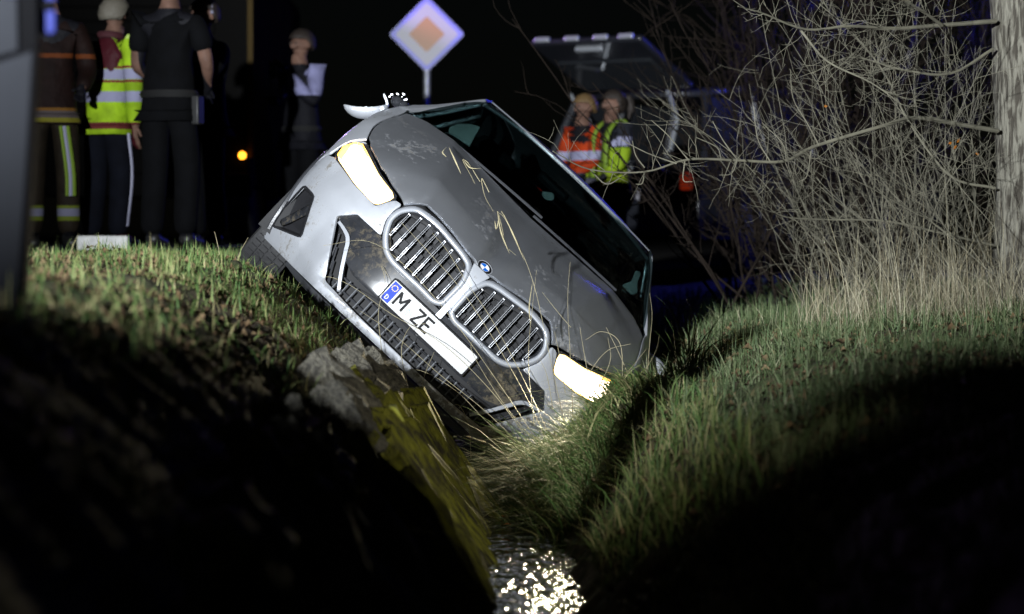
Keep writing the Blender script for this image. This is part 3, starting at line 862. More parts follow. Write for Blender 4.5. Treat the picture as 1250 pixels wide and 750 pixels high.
# floor, dashboard, seats
g = Geo().box((-2.3, 0, .26), (3.6, 1.5, .06)); g.box((-.62, 0, .62), (.05, 1.3, .5)); g.obj('floor_pan', M['matte_black'], car, smooth=False)
g = Geo().box((-1.32, 0, 1.0), (.42, 1.42, .20), taper=.9); g.obj('dashboard', M['seat_cloth'], car, bevel=.04)
for s in (-1, 1):
    g = Geo().box((-2.05, s * .38, .52), (.52, .5, .16)); g.obj('seat_cushion', M['seat_cloth'], car, bevel=.05)
    g = Geo().box((-2.36, s * .38, .88), (.14, .48, .66), Matrix.Rotation(-.25, 3, 'Y')); b_ = g.obj('seat_back', M['seat_cloth'], car, bevel=.05)
    Geo().box((-2.47, s * .38, 1.32), (.09, .26, .16)).obj('head_rest', M['seat_cloth'], b_, bevel=.04)
Geo().tube([Vector((-1.62 + .08 * math.sin(t) * .4, .38 + .18 * math.cos(t), .98 + .17 * math.sin(t))) for t in np.linspace(0, 2 * math.pi, 25)], .014, 6).obj('steering_wheel', M['seat_cloth'], car)
def cloth(name, pts, x, seed):
    o = panel(name, fillet(pts, .012, 3), lambda a, b: Vector((x + .03 * math.sin(a * 21 + seed) * math.cos(b * 17), a, b)), .02, M['airbag'], car, thick=.012, bevel=.003, out=(1, 0, 0))
    return o
cloth('airbag', [(-.628, 1.245), (-.60, 1.30), (-.56, 1.335), (-.515, 1.36), (-.505, 1.31), (-.480, 1.225), (-.53, 1.20), (-.60, 1.215)], -1.62, 0)
cloth('sensor_cover', [(-.055, 1.338), (-.005, 1.372), (.02, 1.35), (.0, 1.325), (-.03, 1.32)], -1.66, 2)
cloth('airbag', [(.575, 1.372), (.605, 1.385), (.625, 1.33), (.662, 1.292), (.648, 1.262), (.60, 1.245), (.575, 1.27), (.60, 1.315)], -1.62, 4)
g = Geo().box((-1.72, -.03, 1.40), (.04, .20, .055)); g.obj('rear_view_mirror', M['gloss_black'], car, bevel=.02)

# --- wheels
def wheel(cx, s, steer=0.0):
    w = empty('wheel'); w.parent = car; w.location = (cx, s * .805, .335); w.rotation_euler = (0, 0, steer)
    R, n = .335, 48
    prof = [(.215, -.095), (.235, -.108), (.29, -.115), (.322, -.105), (.333, -.08), (.335, 0), (.333, .08), (.322, .105), (.29, .115), (.235, .108), (.215, .095)]
    g = Geo()
    for i in range(n):
        t = 2 * math.pi * i / n
        for r, o in prof: g.v.append((r * math.cos(t), o, r * math.sin(t)))
    m_ = len(prof)
    for i in range(n):
        k = (i + 1) % n
        for j in range(m_ - 1): g.f.append((i * m_ + j, i * m_ + j + 1, k * m_ + j + 1, k * m_ + j))
    g.obj('tyre', M['rubber'], w)
    g = Geo()
    for i in range(60):                        # tread blocks
        t = 2 * math.pi * i / 60
        rot = Matrix.Rotation(-t, 3, 'Y')
        for o in (-.072, -.026, .026, .072):
            g.box(rot @ Vector((.336, 0, 0)) + Vector((0, o, 0)), (.012, .037, .026), rot)
    tag(g.obj('tread', M['rubber'], w, smooth=False), kind='stuff')
    g = Geo()
    for r, o, r2, o2 in ((.218, .098 * s, .205, .09 * s), (.205, .09 * s, .2, -.08 * s)):
        b = len(g.v)
        for i in range(n):
            t = 2 * math.pi * i / n
            g.v += [(r * math.cos(t), o, r * math.sin(t)), (r2 * math.cos(t), o2, r2 * math.sin(t))]
        for i in range(n):
            k = (i + 1) % n; g.f.append((b + 2 * i, b + 2 * i + 1, b + 2 * k + 1, b + 2 * k))
    for k in range(10):
        t = k * 2 * math.pi / 10 + (.09 if k % 2 else -.09); rot = Matrix.Rotation(-t, 3, 'Y')
        g.box(rot @ Vector((.12, 0, 0)) + Vector((0, .075 * s, 0)), (.18, .025, .022), rot)
    g.ball((0, .07 * s, 0), (.05, .03, .05))
    g.obj('rim', M['rim_metal'], w)
    g = Geo()
    for i in range(32):
        t = 2 * math.pi * i / 32; g.v += [(.17 * math.cos(t), .01, .17 * math.sin(t)), (.17 * math.cos(t), -.02, .17 * math.sin(t))]
    g.f = [(2 * i, 2 * i + 1, 2 * ((i + 1) % 32) + 1, 2 * ((i + 1) % 32)) for i in range(32)] + [tuple(2 * i for i in range(32)), tuple(2 * i + 1 for i in range(31, -1, -1))]
    g.obj('brake_disc', M['galvanised'], w)
for s in (-1, 1):
    wheel(-.87, s, .0); wheel(-3.54, s)

# --- door mirrors: the raised one has lost its cover
g = Geo(); n, m_ = 22, 7
c0 = Vector((-1.27, -.985, 1.015))
down = Vector((0, -.686 * -1 * -1, -.727)); ih = Vector((0, -.727 * 1, .686 * 1)); 
ih = Vector((0, .727, .686)); iv = Vector((0, -.686, .727)); dep = Vector((1, 0, 0))
for j in range(m_):
    t = (math.pi / 2) * (j / (m_ - 1)) ** .8
    for i in range(n):
        p = 2 * math.pi * i / n
        g.v.append(c0 + ih * (.112 * math.cos(p) * math.cos(t)) + dep * (.07 * math.sin(p) * math.cos(t)) - iv * (.052 * math.sin(t)) + iv * (.018 * math.cos(p) ** 2 * math.cos(t) ** 3) )
for j in range(m_ - 1):
    for i in range(n):
        k = (i + 1) % n; g.f.append((j * n + i, j * n + k, (j + 1) * n + k, (j + 1) * n + i))
mr = g.obj('door_mirror', M['paint'], car)
mr['label'] = 'broken mirror housing with its cover gone'
sdf = mr.modifiers.new('s', 'SOLIDIFY'); sdf.thickness = .008; sdf.offset = 0
Geo().tube([c0 + ih * .03 - iv * .045, c0 + ih * .06 - iv * .09, Vector((-1.24, -.85, 1.06))], [.03, .03, .035], 8).obj('mirror_arm', M['trim_black'], mr)
g = Geo()
g.tube(smooth_path([c0 + ih * .085 - iv * .03, c0 + ih * .105 + iv * .02, c0 + ih * .088 + iv * .072], 5), [.007] * 10 + [.004], 6)
g.obj('bracket', M['satin_chrome'], mr)
g = Geo().ball(c0 + ih * .155 + iv * .035, (.05, .034, .03), 12, 8, Matrix.Rotation(.7, 3, 'X')); g.ball(c0 + ih * .185 + iv * .012, (.04, .026, .03), 10, 7)
g.obj('mirror_motor', M['gloss_black'], mr)
g = Geo()
for k in range(9):
    p = c0 + ih * (.118 + .010 * k) + iv * (.055 + .016 * math.sin(k * 2.1)) + dep * .03 * math.cos(k * 1.7)
    g.box(p, (.010, .008 + .004 * (k % 3), .006), Matrix.Rotation(k * .9, 3, 'X'))
g.obj('broken_piece', M['chrome'], mr, smooth=False)
g = Geo()
for k in range(6):
    p = c0 - ih * (.06 - .028 * k) - iv * .005 + dep * .03
    g.box(p, (.05, .018, .016), Matrix.Rotation(.8 + .1 * k, 3, 'X'))
g.obj('inner_rib', M['galvanised'], mr, smooth=False)
g = Geo().ball((-1.28, .96, 1.03), (.07, .12, .08), 18, 12); g.obj('door_mirror', M['paint'], car)

# ------------------------------------------------------------------ vegetation helpers
def blades(name, pts, hmin, hmax, wid, lean, mat, tint_lo=0, tint_hi=1, curl=1.0, segs=3, parent=None, tint=None, dirs=None):
    pts = np.asarray(pts, float); n = len(pts)
    h = rng.uniform(hmin, hmax, n) * rng.uniform(.7, 1.1, n) * (1 + .55 * vnoise(pts[:, 0], pts[:, 1], 4.3, 12) + .3 * vnoise(pts[:, 0], pts[:, 1], 11, 13))
    a = rng.uniform(0, 2 * np.pi, n)
    ln = np.abs(rng.normal(0, 1, n)) * lean if lean < 1.2 else lean * rng.uniform(.35, 1.15, n)
    d = np.stack([np.cos(a), np.sin(a), 0 * a], 1) if dirs is None else dirs
    w = wid * rng.uniform(.6, 1.3, n)
    fa = rng.uniform(0, 2 * np.pi, n)
    side_ = np.stack([np.cos(fa), np.sin(fa), 0 * fa], 1)
    V, tv = [], []
    tt = rng.uniform(tint_lo, tint_hi, n) if tint is None else tint
    for k in range(segs + 1):
        t = k / segs
        c = pts + d * (ln * h * t ** 1.8)[:, None]
        c[:, 2] += h * (t - .45 * curl * np.minimum(ln, 1.6) * t ** 2.4)
        if k < segs:
            ww = (w * (1 - .75 * t))[:, None]
            V += [c - side_ * ww, c + side_ * ww]
        else: V.append(c)
    m = len(V)
    VV = np.stack(V, 1).reshape(-1, 3)
    T = []
    for k in range(segs - 1): T += [(2 * k, 2 * k + 1, 2 * k + 3), (2 * k, 2 * k + 3, 2 * k + 2)]
    T.append((2 * segs - 2, 2 * segs - 1, 2 * segs))
    T = (np.arange(n) * m)[:, None, None] + np.array(T)[None]
    return quick_tris(name, VV, T.reshape(-1, 3), mat, parent, np.repeat(tt, m))

def in_car(P, pad=.0):
    Q = P @ CARI[:3, :3].T + CARI[:3, 3]
    return (np.abs(Q[:, 1]) < .93 + pad) & (Q[:, 2] > -.06) & (Q[:, 0] < FRONT_X(Q[:, 1]) + pad) & (Q[:, 0] > -4.4)
def FRONT_X(y): return np.interp(np.abs(y), _py, _px) + .03
def scatter(n, x0, x1, y0, y1, zoff=-.012):
    X = rng.uniform(x0, x1, n); Y = rng.uniform(y0, y1, n)
    P = np.stack([X, Y, ground_z(X, Y) + zoff], 1)
    return P[~in_car(P)]

# left bank top and slope
P = scatter(60000, -3.4, -.42, 11.0, 17.5); P = P[(P[:, 2] > .55) & (P[:, 0] > -2.0 - .15 * rng.random(len(P)))]
dens = .35 + .65 * sm((vnoise(P[:, 0], P[:, 1], 2.3, 4) + .6) / .9) * sm((P[:, 2] - .75) / .5)
P = P[rng.random(len(P)) < dens]
tag(blades('bank_grass', P, .03, .085, .0026, .65, M['grass'], tint=np.clip(rng.normal(.45, .26, len(P)) - .1 * vnoise(P[:, 0], P[:, 1], 1.7, 9), 0, 1)), 'short trampled grass on the road verge beside the silver car', 'grass', kind='stuff')
P = scatter(16000, -2.0, -.35, 3.2, 11.2); P = P[P[:, 2] > .45]
P = P[rng.random(len(P)) < .25 + .75 * sm(vnoise(P[:, 0], P[:, 1], 2.1, 6) / .6 + .2)]
tag(blades('slope_grass', P, .04, .13, .003, .8, M['grass'], tint=np.clip(rng.normal(.55, .3, len(P)), 0, 1)), 'sparse grass growing on the dark slope above the stone slabs', 'grass', kind='stuff')
# right field
P = np.concatenate([scatter(46000, .62, 4.2, 8.5, 17.0), scatter(16000, .6, 3.0, 3.5, 8.5), scatter(9000, .9, 5.0, 17.0, 24)])
P = P[rng.random(len(P)) < .45 + .55 * sm(vnoise(P[:, 0], P[:, 1], 1.6, 2) / .8 + .6)]
tag(blades('field_grass', P, .05, .15, .0030, .6, M['grass_cool'], tint=np.clip(rng.normal(.42, .2, len(P)), 0, 1)), 'green meadow grass lit on the flat ground right of the stream', 'grass', kind='stuff')
P = scatter(9000, .16, .75, 6.5, 12.6); P = P[(P[:, 2] > .36)]
P = P[rng.random(len(P)) < .2 + .8 * sm(vnoise(P[:, 0], P[:, 1], 2.6, 15) / .7 + .35)]
tag(blades('right_bank_grass', P, .06, .2, .0032, .9, M['grass'], tint=np.clip(rng.normal(.55, .3, len(P)), 0, 1)), 'rough grass hanging over the dark bank between stream and meadow', 'grass', kind='stuff')
# leaf litter
def litter(name, P, size, label):
    n = len(P); s = size * rng.uniform(.5, 1.4, n); a = rng.uniform(0, 6.28, n)
    d = np.stack([np.cos(a), np.sin(a), rng.uniform(-.5, .5, n)], 1); e = np.stack([-np.sin(a), np.cos(a), rng.uniform(-.5, .5, n)], 1)
    up = np.array([0, 0, 1.0]) * (rng.uniform(.004, .03, n))[:, None]
    V = np.stack([P - d * s[:, None], P + e * s[:, None] * .5 + up, P + d * s[:, None], P - e * s[:, None] * .5 + up * .6], 1).reshape(-1, 3)
    T = ((np.arange(n) * 4)[:, None, None] + np.array([(0, 1, 2), (0, 2, 3)])[None]).reshape(-1, 3)
    tag(quick_tris(name, V, T, M['leaf_litter'], tint=np.repeat(rng.random(n), 4), smooth=False), label, 'leaves', kind='stuff')
litter('fallen_leaves', scatter(4500, -2.0, -.35, 4, 13.4, .010), .013, 'brown leaf litter strewn over the roadside bank')
litter('field_leaves', scatter(4000, .3, 3.8, 7, 16, .015), .02, 'pale fallen leaves lying in the meadow grass')

# sedge tussocks on the right bank in front of the car
def tussock(name, c, n, r, h, lean, label, tl=.2, th=.9, wid=.0035, bias=(0, 0)):
    X = c[0] + rng.normal(0, r, n); Y = c[1] + rng.normal(0, r, n)
    P = np.stack([X, Y, ground_z(X, Y) - .02], 1)
    d = np.stack([X - c[0], Y - c[1], 0 * X], 1) / r * .5 + np.stack([rng.normal(bias[0], .5, n), rng.normal(bias[1], .5, n), 0 * X], 1)
    d /= np.linalg.norm(d, axis=1)[:, None] + 1e-6
    o = blades(name, P, h * .55, h, wid, lean, M['grass'], tl, th, curl=1.15, segs=6, dirs=d)
    return tag(o, label, 'grass tuft', 'sedge tufts on the stream bank')
tsp = [(-.03, 13.22, 260, .46), (.03, 13.28, 300, .54), (.09, 13.3, 320, .46), (.15, 13.3, 300, .36), (.05, 13.1, 320, .40), (.10, 13.0, 360, .46), (.17, 13.1, 340, .34), (.25, 13.1, 300, .24), (.33, 13.1, 240, .15), (.12, 12.8, 340, .44), (.22, 12.8, 340, .36), (.32, 12.75, 280, .20), (.42, 12.95, 240, .15), (.20, 12.45, 300, .36),
       (.34, 12.4, 280, .28), (.28, 12.05, 240, .28), (.53, 12.7, 240, .2), (.47, 12.2, 220, .2), (.62, 12.95, 220, .18), (.26, 11.6, 220, .26), (.45, 11.5, 200, .2), (.02, 12.9, 240, .36), (.14, 12.2, 240, .34)]
for i, (x, y, n, h) in enumerate(tsp):
    tussock('sedge_tuft', (x, y), n, .075, h * 1.12, 1.55, 'arching green and straw sedge tuft on the bank below the lower headlight', .1, 1.0, .0046, bias=(-.6, -.35))
tussock('reed_clump', (.80, 13.1), 60, .035, .36, .8, 'bright green clump of broad blades beside the lower headlight', .3, .75, .006, bias=(.3, -.2))

# long dry stalks standing before the car
def stalk(pix, d0, d1, r=.0022, label='', heads=True):
    pts = [W(x, y, d0 + (d1 - d0) * i / (len(pix) - 1)) for i, (x, y) in enumerate(pix)]
    sp = smooth_path(pts, 6)
    g = Geo().tube(sp, [r * (1 - .6 * i / (len(sp) - 1)) for i in range(len(sp))], 5)
    o = g.obj('dry_stalk', M['stalk'])
    return tag(o, label, 'grass stalk', 'dry stalks bending over the car')
LS = 'long dry straw stalk arching in front of the grille'
for pix, d in [([(660, 545), (610, 470), (560, 400), (500, 330), (450, 295), (395, 300)], 13.2),
               ([(655, 550), (600, 478), (540, 420), (480, 385), (430, 350), (400, 338), (395, 347)], 13.2),
               ([(668, 540), (640, 480), (600, 410), (560, 350), (525, 310), (490, 272)], 13.15),
               ([(672, 535), (640, 465), (603, 395), (570, 345), (545, 305), (528, 285)], 13.25),
               ([(640, 548), (590, 500), (540, 460), (500, 425), (470, 400), (440, 380)], 13.15),
               ([(650, 552), (600, 520), (560, 480), (520, 455), (492, 450)], 13.1),
               ([(660, 548), (620, 500), (590, 455), (575, 425), (580, 412)], 13.2),
               ([(500, 480), (490, 430), (500, 400), (520, 395)], 13.3),
               ([(470, 460), (465, 420), (462, 380), (470, 345), (466, 325), (478, 345)], 13.4),
               ([(518, 560), (512, 500), (518, 460), (530, 430)], 13.3),
               ([(575, 560), (572, 520), (560, 495), (545, 500)], 13.2)]:
    stalk(pix, d, d + .1, .0018, LS)
LB = 'tall drooping reed stalk standing before the bonnet'
for pix, d in [([(690, 520), (672, 440), (655, 360), (640, 315), (618, 270), (607, 258)], 13.0),
               ([(607, 258), (612, 275), (618, 300), (630, 312)], 13.0),
               ([(700, 530), (697, 450), (693, 370), (696, 320)], 13.1),
               ([(697, 400), (680, 380), (662, 357)], 13.1),
               ([(612, 258), (620, 272), (634, 300)], 13.0),
               ([(597, 235), (588, 218), (592, 240), (602, 258)], 13.02),
               ([(586, 222), (572, 200), (565, 196), (575, 215), (580, 225)], 13.05),
               ([(652, 520), (645, 440), (650, 375), (655, 330)], 13.1)]:
    stalk(pix, d, d + .03, .0016, LB)
# leafy ends hanging on the reed
for i, (a, b, c) in enumerate([((607, 258), (612, 285), (622, 310)), ((610, 262), (606, 280), (604, 270)), ((548, 180), (555, 195), (563, 213)), ((566, 196), (574, 205), (587, 206)), ((615, 262), (628, 290), (640, 318)), ((650, 345), (646, 375), (648, 400)), ((545, 180), (540, 186), (545, 192))]):
    p = [W(*q, 13.0) for q in (a, b, c)]
    sp = smooth_path(p, 5); g = Geo()
    for k, v in enumerate(sp):
        w = .0028 * math.sin(math.pi * (k + .5) / len(sp)); g.v += [v + Vector((w, .002, w * .5)), v - Vector((w, -.002, w * .5))]
        if k: j = 2 * (k - 1); g.f.append((j, j + 1, j + 3, j + 2))
    o = g.obj('dry_leaf', M['stalk']); sdf = o.modifiers.new('s', 'SOLIDIFY'); sdf.thickness = .001
    tag(o, 'withered reed leaf hanging before the bonnet', 'leaf', 'withered reed leaves')
for pix, d in [([(760, 470), (757, 420), (735, 405), (715, 415)], 12.9), ([(720, 470), (712, 425), (708, 400)], 12.9), ([(690, 480), (684, 440), (677, 405)], 12.9), ([(770, 465), (755, 430), (740, 400)], 12.95),
               ([(790, 460), (793, 420), (796, 385), (793, 358)], 13.05), ([(780, 465), (800, 430), (805, 408)], 13.0), ([(820, 465), (838, 430), (848, 395), (838, 365)], 13.0), ([(800, 470), (825, 440), (846, 412)], 13.0), ([(730, 475), (745, 440), (742, 412)], 12.9), ([(705, 490), (720, 455), (742, 428), (770, 420)], 12.85), ([(675, 500), (668, 460), (660, 440)], 12.9), ([(745, 480), (770, 450), (790, 425)], 12.9)]:
    stalk(pix, d, d, .002, 'thin dry stem poking up around the lower headlight')
for pix, d in [([(35, 320), (30, 300), (24, 285)], 13), ([(283, 335), (292, 310), (303, 290)], 13.2), ([(270, 320), (266, 300), (262, 283)], 13.2), ([(540, 690), (530, 600), (515, 520), (505, 490)], 12.6), ([(448, 520), (452, 470), (456, 440)], 12.8)]:
    stalk(pix, d, d, .002, 'lone dry stem standing on the bank left of the car')

# ------------------------------------------------------------------ stone slabs of the left bank
wall = empty('stone_revetment', (-.3, 9.0, .3))
tag(wall, 'mossy tilted stone slabs lining the left bank of the stream', 'stone wall')
base_co = []
def slab_mesh(seed):
    r = random.Random(seed)
    bm = bmesh.new(); bmesh.ops.create_cube(bm, size=1.0)
    bmesh.ops.subdivide_edges(bm, edges=bm.edges[:], cuts=3, use_grid_fill=True)
    ph = [r.uniform(0, 6) for _ in range(4)]
    for v in bm.verts:
        c = v.co.copy()
        big = Vector((math.sin(c.y * 5 + ph[0]) * .05, math.sin(c.x * 7 + ph[1]) * .09, math.sin(c.x * 6 + c.y * 4 + ph[2]) * .10))
        rd = 1 - .10 * (max(0, abs(c.x) - .3) * 5 * (abs(c.y) > .4) + (abs(c.y) > .4) * (abs(c.z) > .4))
        v.co = Vector((c.x, c.y * rd, c.z * rd)) + big + Vector((r.uniform(-.05, .05), r.uniform(-.07, .07), r.uniform(-.07, .07)))
    me = bpy.data.meshes.new('stone_slab'); bm.to_mesh(me); bm.free(); return me
SL = [slab_mesh(i) for i in range(7)]
SLM = []
for i, me in enumerate(SL):
    me.materials.append(M['stone_moss']); m2 = me.copy(); m2.materials.clear(); m2.materials.append(M['stone']); SLM.append((me, m2))
def slab(y, s0, s1, thick, along, moss, tilt=0.0, lift=0.0):
    """s runs up the slope from the water (0) to the crest (1)"""
    crest = np.interp(y, [0, 5, 7, 9, 40], [-1.0, -1.06, -1.2, -1.3, -1.3]); foot = -.15
    def prof_pt(s_): x_ = foot + (crest - foot) * s_; return Vector((x_, y, float(np.interp(1 - s_, [0, .12, .25, .42, .58, .72, .86, 1.0, 1.2], [1.385, 1.335, 1.265, 1.13, .95, .74, .46, .20, -.15])) - float(np.interp(y, [0, 10, 12.4, 40], [.055, .055, 0, 0])) * min(1, s_)))
    p0, p1 = prof_pt(s0), prof_pt(s1)
    d = (p1 - p0); L = d.length; d.normalize()
    n = Vector((d.z, 0, -d.x))
    if n.z < 0: n = -n
    o = bpy.data.objects.new('stone_slab', SLM[random.randrange(7)][0 if moss else 1]); COL.objects.link(o)
    yv = n.cross(d)
    Rm = Matrix((d, yv, n)).transposed() @ Matrix.Rotation(tilt, 3, 'Z') @ Matrix.Rotation(random.uniform(-.08, .08), 3, 'X')
    loc = (p0 + p1) / 2 + n * (lift - thick * .30)
    o.parent = wall; o.matrix_parent_inverse = Matrix.Translation((.3, -9.0, -.3))
    o.matrix_basis = Matrix.Translation(loc) @ Rm.to_4x4() @ Matrix.Diagonal((L, along, thick, 1))

y = 5.2
while y < 12.7:
    al = random.uniform(.10, .26)
    k = random.uniform(.42, .58)
    k = k * .62
    slab(y, -.04, k, random.uniform(.14, .26), al, y > 8.2 or random.random() < .4, random.uniform(-.10, .16), random.uniform(-.05, .10))
    if random.random() < .85: slab(y + random.uniform(-.03, .03), k + .02, k + random.uniform(.10, .18), random.uniform(.1, .2), al * random.uniform(.8, 1.3), random.random() < .25, random.uniform(-.2, .2), random.uniform(.0, .06))
    y += al * random.uniform(1.0, 1.22)

# ------------------------------------------------------------------ tree, bush, thicket
def wander(p, d, L, n, jit, up=0.0, bend=None):
    pts = [Vector(p)]; d = Vector(d).normalized()
    for i in range(n):
        d = (d + Vector((random.gauss(0, jit), random.gauss(0, jit), random.gauss(0, jit) + up)) + (bend if bend is not None else Vector())).normalized()
        pts.append(pts[-1] + d * (L / n))
    return pts
def taper(pts, r0, r1): return [r0 + (r1 - r0) * i / (len(pts) - 1) for i in range(len(pts))]
def twigs_on(g, path, n, L0, L1, r, up=.1, lvl=1, spread=1.0, tmin=.1):
    for k in range(n):
        t = random.uniform(tmin, .98); i = min(int(t * (len(path) - 1)), len(path) - 2)
        p = path[i].lerp(path[i + 1], random.random()); ax = (path[i + 1] - path[i]).normalized()
        rd = Vector((random.gauss(0, 1), random.gauss(0, .6), random.gauss(.25, 1))).normalized()
        d = (ax * .8 + rd * spread).normalized()
        L = random.uniform(L0, L1) * (1 - .45 * t)
        tw = wander(p, d, L, 5, .16, up)
        g.tube(tw, taper(tw, r, r * .45), 4, False)
        if lvl: twigs_on(g, tw, random.randint(1, 3), L * .3, L * .6, r * .7, up, lvl - 1, spread)

trb = W(1250, 395, 15.2); trb.z = float(ground_z(trb.x, trb.y)) - .05
tree = empty('bare_tree', trb)
tag(tree, 'bare tree with rough pale trunk and long leafless branches beside the thicket', 'tree')
def child(o, par): 
    o.parent = par; o.matrix_parent_inverse = Matrix.Translation(-par.location); return o
g = Geo(); tp = [trb + Vector((.02 * math.sin(k), .02 * math.cos(k * 1.3), .42 * k)) for k in range(13)]
n = 18; rr = [.20, .175, .165, .162, .16, .158, .155, .15, .148, .145, .14, .135, .13]
for p, r in zip(smooth_path(tp, 4), np.interp(np.arange(49) / 4, np.arange(13), rr)):
    for j in range(n):
        a = 2 * math.pi * j / n
        q_ = r * (1 + .05 * math.sin(3 * a + p.z * 2) + .035 * math.sin(7 * a + p.z * 5) + .02 * math.sin(p.z * 17 + a * 4))
        g.v.append((p.x + q_ * math.cos(a), p.y + q_ * math.sin(a), p.z))
for i in range(48):
    for j in range(n):
        k = (j + 1) % n; g.f.append((i * n + j, i * n + k, (i + 1) * n + k, (i + 1) * n + j))
child(g.obj('trunk', M['bark'], angle=0), tree)
limbs = [([(1218, 160), (1170, 152), (1117, 144), (1074, 155), (994, 179), (957, 197), (900, 196), (840, 195), (787, 210), (720, 207), (675, 185)], 15.0, 13.0, .012),
         ([(1215, 26), (1149, 31), (1090, 35), (1037, 32), (983, 36), (930, 16), (901, 8)], 15.0, 13.6, .012),
         ([(1150, 31), (1120, 10), (1080, -10), (1010, -20)], 14.7, 14.0, .009),
         ([(978, 38), (1010, 75), (1063, 101), (1101, 128)], 13.8, 14.0, .006),
         ([(1215, 300), (1150, 285), (1080, 270), (1000, 268), (950, 262), (920, 230)], 15.0, 13.8, .007),
         ([(1212, 60), (1160, 90), (1100, 85), (1040, 70), (990, 90)], 15.0, 14.2, .008),
         ([(1215, 230), (1160, 215), (1110, 150), (1080, 90), (1040, 40), (1000, 5)], 15.0, 14.3, .007),
         ([(1230, -20), (1180, -60), (1100, -120), (1000, -200)], 15.2, 14, .03),
         ([(1245, 60), (1300, 20), (1380, -80)], 15.2, 15.5, .03)]
for pix, d0, d1, r in limbs:
    pts = smooth_path([W(x, yy, d0 + (d1 - d0) * i / (len(pix) - 1)) for i, (x, yy) in enumerate(pix)], 5)
    g = Geo().tube(pts, taper(pts, r, .0022), 7)
    br_ = child(g.obj('branch', M['twig']), tree)
    g = Geo(); twigs_on(g, pts, 34 if r < .02 else 12, .12, .5, .0015, .06, 1, 1.0)
    tw = g.obj('twigs', M['twig'], angle=0); tag(tw, kind='stuff')
    tw.parent = br_
# small upright shoots drawn on the long branch
g = Geo()
for pix in [[(840, 195), (815, 165), (795, 147)], [(900, 195), (885, 175), (876, 160), (870, 148)], [(880, 194), (875, 180), (850, 168)], [(787, 205), (776, 190), (772, 172)], [(826, 200), (790, 187), (757, 170)], [(720, 207), (740, 225), (760, 215), (770, 208)], [(836, 197), (834, 220), (845, 222)], [(787, 210), (784, 224), (776, 225)],
            [(940, 197), (925, 170), (920, 130)], [(960, 196), (955, 175), (930, 150)], [(1000, 178), (985, 150), (968, 120), (965, 85)], [(900, 196), (893, 212), (878, 214)], [(990, 185), (985, 215), (975, 222)]]:
    p = smooth_path([W(x, yy, 13.5) for x, yy in pix], 4); g.tube(p, taper(p, .003, .0014), 4)
child(g.obj('shoots', M['twig']), tree)['kind'] = 'stuff'

def bush(name, base_pts, label, hmin, hmax, r, mat, dirbias, ntw, group, lvl=1, jit=.10, up=-.015):
    root = empty(name, base_pts[0])
    tag(root, label, 'shrub', group)
    for b in base_pts:
        L = random.uniform(hmin, hmax)
        d = Vector((random.gauss(dirbias[0], .38), random.gauss(dirbias[1], .3), 1))
        p = wander(b, d, L, 10, jit, up)
        g = Geo().tube(p, taper(p, r * random.uniform(.7, 1.3), r * .3), 5, False)
        twigs_on(g, p, ntw, .15, L * .4, r * .45, .05, lvl, .8, .15)
        o = g.obj('stem', mat, angle=0); child(o, root)
    return root
def gpt(x, y): return Vector((x, y, float(ground_z(x, y)) - .03))
random.seed(21)
for k, (cx, cy, nst) in enumerate([(2.0, 14.8, 12), (2.3, 15.2, 12), (1.8, 15.2, 11), (2.1, 15.9, 12), (2.5, 14.5, 11), (1.85, 16.4, 9), (2.65, 15.8, 10)]):
    bush('hazel_bush', [gpt(cx + random.gauss(0, .12), cy + random.gauss(0, .15)) for _ in range(nst)], 'leafless shrub of many pale thin stems in the thicket by the trunk', .9, 1.9, .0032, M['twig'], (-.22, -.1), 8, 'leafless shrubs of the thicket')
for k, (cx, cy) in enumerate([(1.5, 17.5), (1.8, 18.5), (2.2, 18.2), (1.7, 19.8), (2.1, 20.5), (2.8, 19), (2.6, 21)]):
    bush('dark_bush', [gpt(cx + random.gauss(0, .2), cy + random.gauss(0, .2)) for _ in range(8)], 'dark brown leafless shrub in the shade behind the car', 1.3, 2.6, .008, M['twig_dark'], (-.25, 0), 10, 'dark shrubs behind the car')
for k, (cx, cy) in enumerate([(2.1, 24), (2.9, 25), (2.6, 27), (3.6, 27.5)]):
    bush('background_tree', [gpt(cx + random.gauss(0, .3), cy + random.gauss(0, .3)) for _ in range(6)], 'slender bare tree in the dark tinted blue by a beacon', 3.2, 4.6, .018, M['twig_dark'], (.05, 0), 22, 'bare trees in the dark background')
# tall straw under the bush
X = np.concatenate([rng.uniform(1.35, 3.1, 1300), rng.normal(2.1, .35, 900)]); Y = np.concatenate([rng.uniform(13.4, 16.8, 1300), rng.normal(14.4, .5, 900)])
P = np.stack([X, Y, ground_z(X, Y) - .02], 1)
P = P[(P[:, 0] > 1.2 + .25 * (P[:, 1] - 13.0) * .6)]
tag(blades('tall_straw', P, .12, .60, .0014, .60, M['straw'], .0, 1, curl=.9, segs=6), 'tall pale dry grass standing below the thicket', 'dry grass', kind='stuff')
# a few orange leaves still hanging
for i, (x, yy) in enumerate([(1160, 175), (1166, 180), (1193, 188), (1008, 130), (1170, 172)]):
    p = W(x, yy, 14.6); g = Geo(); u = Vector((.009, .004, .004 + .006 * math.sin(i * 2))); v = Vector((.003, .006, -.007))
    g.v = [p - u, p + v, p + u, p - v]; g.f = [(0, 1, 2), (0, 2, 3)]
    o = g.obj('hanging_leaf', M['sign_yellow'], smooth=False)
    sdf = o.modifiers.new('s', 'SOLIDIFY'); sdf.thickness = .001
    tag(o, 'withered orange leaf clinging to the bare twigs', 'leaf', 'withered leaves on the twigs')

